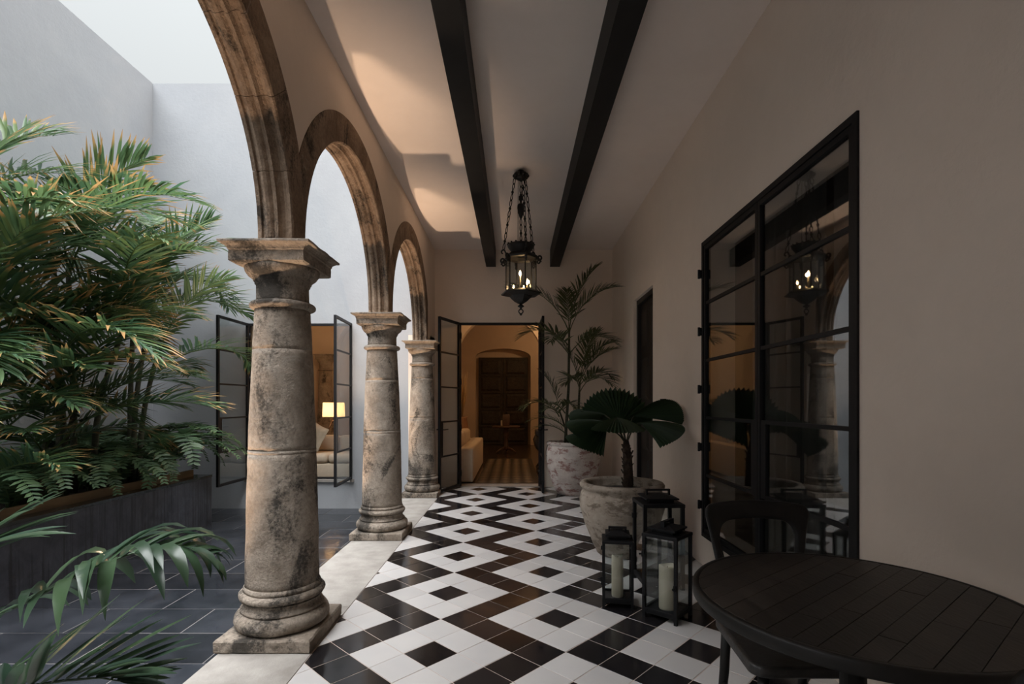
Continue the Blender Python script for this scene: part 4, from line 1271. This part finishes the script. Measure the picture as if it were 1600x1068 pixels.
# gallery, roof, hexagonal body
zt, zg1, zg0 = LZ(383), LZ(404.5), LZ(455)
MB().lathe([(0.08,zt-0.10),(0.095,zt-0.085),(0.10,zt-0.065),(0.12,zt-0.04),(0.135,zt-0.02),(0.138,zt),(0.13,zt+0.005),(0.12,zt-0.015)], 24, cap=False).build('crown', M['iron'], e)
m = MB()
for k in range(16):
    a = 2*PI*k/16
    m.sphere((0.136*math.cos(a), 0.136*math.sin(a), zt+0.006), 0.010, 6, 4)
m.build('crown_beads', M['iron'], e)
def hexring(m, prof, rot=R(-15)):
    n = 6; v = []; f = []
    for (r, z) in prof:
        for k in range(n): v.append((r*math.cos(rot+k*PI/3), r*math.sin(rot+k*PI/3), z))
    for i in range(len(prof)-1):
        for k in range(n): f.append((i*n+k, i*n+(k+1)%n, (i+1)*n+(k+1)%n, (i+1)*n+k))
    m.add(v, f); return m
HR = 0.158
hexring(MB(), [(0.09,zt-.10),(0.12,zt-.085),(HR+.005,zg1+.03),(HR+.02,zg1+.015),(HR+.012,zg1),(HR-.02,zg1-.006),(HR-.03,zg1+.01),(0.07,zt-.11)]).build('roof', M['iron'], e)
hexring(MB(), [(HR-.03,zg0+.004),(HR+.012,zg0+.004),(HR+.055,zg0-.02),(HR+.05,zg0-.032),(HR-.01,zg0-.045),(0.12,zg0-.05),(0.10,zg0-.075),(0.065,zg0-.105),(0.03,zg0-.125),(0.01,zg0-.13)]).build('bottom_bowl', M['iron'], e)
m = MB()
m.lathe([(0.008,zg0-.125),(0.02,zg0-.14),(0.035,zg0-.15),(0.03,zg0-.158),(0.012,zg0-.165),(0.010,zg0-.185)], 12).torus((0,0,zg0-.205), 0.022, 0.006, (0,1,0), 14, 6).sphere((0,0,zg0-.235), 0.013, 8, 6)
m.build('finial', M['iron'], e)
rot = R(-15)
for k in range(6):
    a = rot + k*PI/3
    c = Vector((HR*math.cos(a), HR*math.sin(a), 0)); dr = Vector((math.cos(a), math.sin(a), 0))
    MB().tube([c+Vector((0,0,zg0)), c+Vector((0,0,zg1))], 0.007, 6).build('post', M['iron'], e)
    a2 = a + PI/6; rr = HR*math.cos(PI/6); hwid = HR*math.sin(PI/6)-0.006
    MB().box(-hwid, hwid, -0.0012, 0.0012, zg0+.002, zg1-.002).build('glass_pane', M['glass'], e, (rr*math.cos(a2), rr*math.sin(a2), 0), (0,0,a2+PI/2))
    # scrolled bracket at the top of each post
    pts = []
    for j in range(18):
        t = j/17*2.6*PI
        r = 0.030*(1-0.28*t/PI)
        pts.append(c + dr*(0.035 + r*math.cos(t+PI)) + Vector((0,0,zg1+0.0+r*math.sin(t+PI))))
    m = MB().tube(pts, 0.0095, 6)
    pts = []
    for j in range(14):
        t = j/13*2.2*PI
        r = 0.022*(1-0.3*t/PI)
        pts.append(c + dr*(0.03 + r*math.cos(t)) + Vector((0,0,zg1-0.045+r*math.sin(t))))
    m.tube(pts, 0.0085, 6)
    m.build('scroll', M['iron'], e)
    if k % 2 == 1:
        pts = [c+dr*-0.02+Vector((0,0,zg1+.02))] + [c + dr*(0.03+0.02*math.cos(t)) + Vector((0,0,zb-0.02+0.02*math.sin(t))) for t in [PI*(1-j/6*1.4) for j in range(7)]]
        MB().tube(pts, 0.008, 6).build('chain_arm', M['iron'], e)
M['flame'] = emit('lit_bulb', (1.0, 0.62, 0.28), 30)
M['bulb_dim'] = emit('lit_bulb_small', (1.0, 0.62, 0.28), 14)
M['candle_tube'] = simple('candle_sleeve', (0.5, 0.42, 0.3), 0.6)
for (dx, dy, yy, s, mt) in ((-0.008,-0.02,428,1.0,'flame'),(0.065,0.05,440,0.8,'bulb_dim'),(-0.075,0.04,447,0.7,'bulb_dim'),(0.03,0.07,446,0.6,'bulb_dim')):
    z = LZ(yy)
    sl = MB().tube([(dx,dy,zg0-.02),(dx,dy,z-0.025*s)], 0.008*s, 8).build('candle_sleeve', M['candle_tube'], e)
    MB().lathe([(0.003,-0.024*s),(0.010*s,-0.012*s),(0.012*s,0.002),(0.007*s,0.018*s),(0.001,0.032*s)], 12, (dx,dy,z)).build('bulb', M[mt], e)
lamp('hanging_lantern_light', 'POINT', (LX, LY-0.02, LZ(430)), 0.7, (1.0, 0.62, 0.30), 0.02)

# --- small wall light beside the fan palm
wl = tag(empty('wall_light', (XR, 4.98, 1.30)), 'small dark cylinder wall light behind the fan palm', 'wall light')
MB().lathe([(0.028,-0.045),(0.03,-0.04),(0.03,0.04),(0.028,0.045)], 16, (-0.07,0,0)).build('cylinder', M['steel'], wl)
MB().box(-0.045, 0.0, -0.012, 0.012, -0.012, 0.012).build('bracket', M['steel'], wl)

# --- sheer curtains behind the casement
def curtain_mat():
    m, nt, b = new_mat('sheer_curtain')
    nt.nodes.remove(b); out = nt.nodes['Material Output']
    df = N(nt, 'ShaderNodeBsdfDiffuse'); df.inputs[0].default_value = (0.30, 0.28, 0.27, 1)
    tl = N(nt, 'ShaderNodeBsdfTranslucent'); tl.inputs[0].default_value = (0.25, 0.23, 0.22, 1)
    tr = N(nt, 'ShaderNodeBsdfTransparent')
    m1 = N(nt, 'ShaderNodeMixShader'); m1.inputs[0].default_value = 0.4
    m2 = N(nt, 'ShaderNodeMixShader'); m2.inputs[0].default_value = 0.30
    nt.links.new(df.outputs[0], m1.inputs[1]); nt.links.new(tl.outputs[0], m1.inputs[2])
    nt.links.new(m1.outputs[0], m2.inputs[1]); nt.links.new(tr.outputs[0], m2.inputs[2])
    nt.links.new(m2.outputs[0], out.inputs['Surface'])
    return m
M['curtain'] = curtain_mat()
def curtain(y0, y1, label, seed):
    rd = random.Random(seed); m = MB(); n = 120; v = []
    for z in (0.04, 1.0, 2.0, 2.95):
        for i in range(n+1):
            t = i/n; y = y0 + (y1-y0)*t
            v.append((XR+0.36 + 0.045*math.sin(t*26+seed) + 0.02*math.sin(t*61+2*seed), y, z))
    f = []
    for j in range(3):
        for i in range(n): f.append((j*(n+1)+i, j*(n+1)+i+1, (j+1)*(n+1)+i+1, (j+1)*(n+1)+i))
    m.add(v, f, True)
    tag(m.build('curtain', M['curtain']), label, 'curtain', 'sheer curtains behind the casement window')
curtain(1.9, 3.05, 'sheer grey curtain behind the casement window, half nearest the camera', 1)
curtain(3.12, 4.05, 'sheer grey curtain behind the casement window, half nearest the lanterns', 2)
tag(MB().tube([(XR+0.36,1.6,2.98),(XR+0.36,4.5,2.98)], 0.014, 8).build('curtain_rod', M['steel']), 'dark curtain rod above the casement window', 'rod')

# --- warm ground uplights in the sunken courtyard, hidden below the border edge, at the foot of each column
for yy, lab in ((2.62, 'small black ground uplight at the foot of the nearest column'), (4.80, 'small black ground uplight at the foot of the middle column'), (6.90, 'small black ground uplight at the foot of the farthest column')):
    e = tag(empty('ground_uplight', (-1.80, yy, ZF)), lab, 'uplight', 'courtyard uplights')
    MB().lathe([(0.06,0.0),(0.06,0.02),(0.045,0.025),(0.045,0.05),(0.038,0.05),(0.034,0.03)], 20, cap=False).build('housing', M['steel'], e)
    MB().lathe([(0.034,0.03),(0.033,0.034),(0.002,0.036)], 16).build('lens', M['bulb_dim'], e)
    lamp('uplight_beam', 'SPOT', (-1.80, yy, ZF+0.06), 110, (1.0, 0.70, 0.47), 0.05, (R(180), R(-9), 0), 75, 0.6)
# ================================================================ rooms beyond the openings
M['sofa'] = simple('linen_upholstery', (0.60, 0.50, 0.38), 0.9, 0, (0.54, 0.45, 0.34), 20, 0.2, 160)
M['pillow'] = simple('linen_pillow', (0.52, 0.43, 0.32), 0.9, 0, (0.45, 0.37, 0.27), 20, 0.2, 160)
M['pillow_dark'] = simple('patterned_pillow', (0.10, 0.085, 0.07), 0.9, 0, (0.03, 0.028, 0.025), 40)
M['wood'] = simple('brown_wood', (0.11, 0.055, 0.028), 0.45, 0, (0.05, 0.026, 0.014), 10, 0.2, 30)
def pillow(loc, rot, s, mat, label):
    m = MB(); n = 10; v = []
    for sg in (-1, 1):
        for i in range(n+1):
            for j in range(n+1):
                a, b = i/n*2-1, j/n*2-1
                th = 0.16*(max(0, (1-a**4)*(1-b**4)))**0.5
                pin = 1-0.08*(1-abs(a))*abs(b)-0.0
                v.append((a*s/2*(1-0.07*(1-b*b)), sg*th*s/2*1.6, b*s/2*(1-0.07*(1-a*a))))
    f = []
    k = (n+1)*(n+1)
    for i in range(n):
        for j in range(n):
            q = (i*(n+1)+j, (i+1)*(n+1)+j, (i+1)*(n+1)+j+1, i*(n+1)+j+1)
            f.append(q); f.append(tuple(x+k for x in q[::-1]))
    m.add(v, f, True)
    return tag(m.build('throw_pillow', mat, None, loc, rot), label, 'pillow')
# sofa with its back to the passage
e = tag(empty('sofa', (-1.13, 9.6, 0)), 'cream sofa seen end on through the double door', 'sofa')
MB().rbox(-0.46, 0.43, -1.33, 1.33, 0.05, 0.30, 0.03).build('base', M['sofa'], e)
MB().rbox(0.22, 0.46, -1.34, 1.34, 0.02, 0.57, 0.035).build('backrest', M['sofa'], e)
for s in (-1, 1): MB().rbox(-0.46, 0.215, s*1.22-0.12, s*1.22+0.12, 0.02, 0.57, 0.035).build('armrest', M['sofa'], e)
for s in (-1, 1): MB().rbox(-0.44, 0.215, s*0.55-0.54, s*0.55+0.54, 0.305, 0.45, 0.05).build('seat_cushion', M['sofa'], e)
for s in (-1, 1): MB().rbox(0.02, 0.21, s*0.55-0.5, s*0.55+0.5, 0.455, 0.78, 0.06).build('back_cushion', M['sofa'], e)
pillow((-1.33, 8.84, 0.715), (R(-14), R(12), R(35)), 0.42, M['pillow'], 'cream pillow at the near end of the sofa inside the door')
# sofa under the courtyard window
e = tag(empty('sofa', (-3.25, 9.35, -0.05)), 'cream sofa with rounded seat seen through the courtyard window', 'sofa')
MB().rbox(-1.0, 1.0, -0.45, 0.45, 0.05, 0.30, 0.03).build('base', M['sofa'], e)
MB().rbox(-1.0, 1.0, 0.28, 0.50, 0.05, 0.72, 0.04).build('backrest', M['sofa'], e)
for s in (-1, 1): MB().rbox(s*0.98-0.10, s*0.98+0.10, -0.45, 0.275, 0.05, 0.52, 0.04).build('armrest', M['sofa'], e)
for s in (-1, 1): MB().rbox(s*0.44-0.435, s*0.44+0.435, -0.47, 0.275, 0.305, 0.47, 0.06).build('seat_cushion', M['sofa'], e)
for s in (-1, 1): MB().rbox(s*0.44-0.42, s*0.44+0.42, 0.08, 0.275, 0.475, 0.76, 0.06).build('back_cushion', M['sofa'], e)
pillow((-3.55, 9.14, 0.71), (R(-18), R(20), R(-30)), 0.44, M['pillow'], 'cream pillow leaning on the window sofa')
pillow((-3.66, 8.98, 0.585), (R(-20), R(5), R(-25)), 0.30, M['pillow_dark'], 'dark patterned pillow on the window sofa')
# side table and tripod lamp
TX, TY = -3.62, 10.25
e = tag(empty('console_table', (TX, TY, 0)), 'pale console behind the window sofa, carrying the tripod lamp', 'table')
MB().rbox(-0.7, 0.7, -0.2, 0.2, 0.56, 0.60, 0.008, 2).build('top', M['sofa'], e)
for sx in (-1, 1):
    for sy in (-1, 1): MB().box(sx*0.64-.03, sx*0.64+.03, sy*0.15-.03, sy*0.15+.03, 0, 0.56).build('leg', M['sofa'], e)
e = tag(empty('table_lamp', (TX, TY, 0.612)), 'lit table lamp with cream drum shade on a wooden tripod', 'lamp')
for k in range(3):
    a = R(80+120*k)
    MB().tube([(0.17*math.cos(a), 0.17*math.sin(a), 0.0), (0.02*math.cos(a), 0.02*math.sin(a), 0.33)], [0.014, 0.016], 8).build('leg', M['wood'], e)
MB().tube([(0,0,0.31),(0,0,0.50)], 0.012, 8).lathe([(0.04,0.31),(0.045,0.33),(0.02,0.35)], 12).build('neck', M['wood'], e)
def shade_mat():
    m, nt, b = new_mat('lamp_shade')
    nt.nodes.remove(b); out = nt.nodes['Material Output']
    tl = N(nt, 'ShaderNodeBsdfTranslucent'); tl.inputs[0].default_value = (0.75, 0.62, 0.42, 1)
    df = N(nt, 'ShaderNodeBsdfDiffuse'); df.inputs[0].default_value = (0.75, 0.66, 0.5, 1)
    em = N(nt, 'ShaderNodeEmission'); em.inputs[0].default_value = (1.0, 0.68, 0.38, 1); em.inputs[1].default_value = 0.16
    ms = N(nt, 'ShaderNodeMixShader'); ms.inputs[0].default_value = 0.5
    ad = N(nt, 'ShaderNodeAddShader')
    nt.links.new(df.outputs[0], ms.inputs[1]); nt.links.new(tl.outputs[0], ms.inputs[2])
    nt.links.new(ms.outputs[0], ad.inputs[0]); nt.links.new(em.outputs[0], ad.inputs[1])
    nt.links.new(ad.outputs[0], out.inputs['Surface'])
    return m
M['shade'] = shade_mat()
MB().lathe([(0.215,0.42),(0.205,0.70)], 32, cap=False).build('lamp_shade', M['shade'], e)
MB().sphere((0,0,0.55), 0.03, 10, 8).build('bulb', M['bulb_dim'], e)
lamp('table_lamp_light', 'POINT', (TX, TY, 1.17), 7, (1.0, 0.66, 0.36), 0.04)
# engaged column in the sitting room
e = tag(empty('interior_column', (-4.38, 11.86, 0)), 'stone column against the sitting room wall behind the table lamp', 'column')
k = 1.12
for nm, me in column_meshes(3.0): inst(nm, me, None, e)
e.scale = (1.0, 0.55, k)

# unseen pendant lamps added to light the rooms (above the door heads)
M['pend'] = simple('brass_shade', (0.25, 0.16, 0.07), 0.4, 0.8)
def pendant(x, y, z, pw, label):
    e = tag(empty('added_pendant', (x, y, 4.3)), label, 'lamp', 'unseen pendant lamps added to light the inner rooms')
    MB().tube([(0,0,0),(0,0,z-4.3+0.1)], 0.006, 6).build('cord', M['iron'], e)
    MB().lathe([(0.17,z-4.3-0.06),(0.14,z-4.3+0.02),(0.07,z-4.3+0.08),(0.02,z-4.3+0.1)], 24, cap=False).build('shade', M['pend'], e)
    MB().sphere((0,0,z-4.3-0.02), 0.035, 10, 8).build('bulb', M['bulb_dim'], e)
    lamp('pendant_fill', 'POINT', (x, y, z-0.12), pw, (1.0, 0.62, 0.31), 0.05)
pendant(0.75, 10.9, 3.55, 13, 'unseen brass pendant lamp added to light the room behind the double door')
pendant(1.3, 14.0, 3.6, 9, 'unseen brass pendant lamp added to light the far hall')
pendant(-2.6, 9.3, 3.5, 18, 'unseen brass pendant lamp added to light the sitting room')

# patterned tile carpet inside the door
rug_w, rug_b = simple('inner_tile_light', (0.26, 0.20, 0.13), 0.45), simple('inner_tile_dark', (0.03, 0.022, 0.016), 0.45)
rug = tag(MB().box(-0.62, 0.40, 8.30, 11.95, -0.002, 0.004).build('tile_carpet', rug_b), 'checked brown tile carpet on the floor inside the double door', 'floor tiles')
for i in range(5):
    for j in range(18):
        cx, cy = -0.53 + i*0.19, 8.42 + j*0.2
        MB().prism([(cx-.085,cy),(cx,cy-.07),(cx+.085,cy),(cx,cy+.07)], 0.003, 0.006).build('tile', rug_w, rug)
# carved hall doors
e = struct(empty('door_3', (-0.355, 16.0, 0)), 'dark carved double door at the far end of the hall')
M['carved'] = simple('old_carved_wood', (0.05, 0.040, 0.030), 0.6, 0, (0.022, 0.017, 0.013), 14, 0.8, 26, 0.02)
for s in (-1, 1):
    lf = MB().box(min(0.004*s, s*0.77), max(0.004*s, s*0.77), 0.0, 0.06, 0.0, 2.72).build('door_leaf', M['carved'], e)
    for k in range(5):
        za = 0.08 + k*0.53
        MB().add([(s*0.08,0,za),(s*0.70,0,za),(s*0.70,0,za+.45),(s*0.08,0,za+.45),(s*0.14,-0.03,za+.06),(s*0.64,-0.03,za+.06),(s*0.64,-0.03,za+.39),(s*0.14,-0.03,za+.39)],
                 [(4,5,6,7),(0,1,5,4),(1,2,6,5),(2,3,7,6),(3,0,4,7)]).build('panel', M['carved'], lf)
        MB().bar((s*0.02,-0.012,za-.04),(s*0.76,-0.012,za-.04),0.03,0.05).build('rail', M['carved'], lf)
# pedestal table with box, in the hall
e = tag(empty('pedestal_table', (-0.22, 13.4, 0)), 'dark round pedestal table in front of the carved hall door', 'table')
MB().lathe([(0.33,0.66),(0.36,0.67),(0.36,0.70),(0.34,0.705)], 32).build('top', M['wood'], e)
MB().lathe([(0.09,0.08),(0.06,0.2),(0.045,0.35),(0.08,0.5),(0.05,0.6),(0.12,0.66)], 16).build('pedestal', M['wood'], e)
for k in range(3):
    a = R(90+120*k)
    MB().tube([(0.03*math.cos(a),0.03*math.sin(a),0.14),(0.18*math.cos(a),0.18*math.sin(a),0.09),(0.30*math.cos(a),0.30*math.sin(a),0.02)], [0.04,0.03,0.02], 8).build('foot', M['wood'], e)
e = tag(empty('wooden_box', (-0.22, 13.4, 0.705)), 'upright brown box on the hall pedestal table', 'box')
MB().rbox(-0.09, 0.09, -0.07, 0.07, 0, 0.30, 0.006, 2).build('body', M['wood'], e)
MB().rbox(-0.14, -0.095, -0.05, 0.05, 0, 0.14, 0.006, 2).build('side_block', M['pillow'], e)
# wall clock and carved console on the right
e = tag(empty('wall_clock', (0.62, 11.99, 1.30)), 'dark case wall clock on the pier inside the double door', 'clock')
MB().rbox(-0.0, 0.26, -0.12, 0.0, -0.10, 0.62, 0.012, 2).build('case', M['dark_wood'], e)
MB().lathe([(0.095,0),(0.095,0.012)], 24).build('dial', M['pillow'], e, (0.13, -0.121, 0.36), (R(90), 0, 0))
MB().bar((0.13,-0.136,0.36),(0.13,-0.136,0.43),0.008,0.004,(0,1,0)).bar((0.13,-0.136,0.36),(0.17,-0.136,0.33),0.008,0.004,(0,1,0)).build('clock_hands', M['iron'], e)
e = tag(empty('carved_console', (0.60, 9.9, 0)), 'dark carved console with scrolled legs at the right inside the door', 'console')
MB().rbox(-0.20, 0.35, -0.3, 0.3, 0.68, 0.78, 0.015, 2).build('top', M['dark_wood'], e)
for sy in (-1, 1):
    MB().tube([(-0.14,sy*.24,0.68),(-0.18,sy*.24,0.58),(-0.16,sy*.24,0.48),(-0.06,sy*.24,0.36),(-0.02,sy*.24,0.24),(-0.08,sy*.24,0.12),(-0.13,sy*.24,0.04)], [0.05,0.06,0.055,0.04,0.035,0.045,0.05], 10).build('leg', M['dark_wood'], e)
MB().rbox(-0.18, 0.33, -0.29, 0.29, 0.0, 0.06, 0.012, 2).build('plinth', M['dark_wood'], e)
# dried grass in a tall vase
e = tag(empty('floor_vase', (-1.18, 11.45, 0)), 'tall terracotta vase holding dried grass inside the door', 'vase')
MB().lathe([(0.10,0),(0.12,0.02),(0.16,0.35),(0.15,0.75),(0.12,0.95),(0.13,1.0),(0.11,1.0),(0.10,0.9)], 24).build('vase', simple('vase_clay', (0.32,0.17,0.09), 0.7), e)
m = MB(); rd = random.Random(2)
for k in range(70):
    a = rd.uniform(0, 2*PI); l = rd.uniform(0.7, 1.25); s = rd.uniform(0.03, 0.2)
    m.tube([(0,0,0.85),(math.cos(a)*s*.4,math.sin(a)*s*.4,0.85+l*.55),(math.cos(a)*s,math.sin(a)*s,0.85+l)], [0.003,0.005,0.001], 4)
g = tag(m.build('dried_grass', simple('dried_grass', (0.42,0.27,0.12), 0.8)), 'bunch of tall dried grass stems in the terracotta vase', 'dried grass', kind='stuff')
g.location = (-1.18, 11.45, 0)
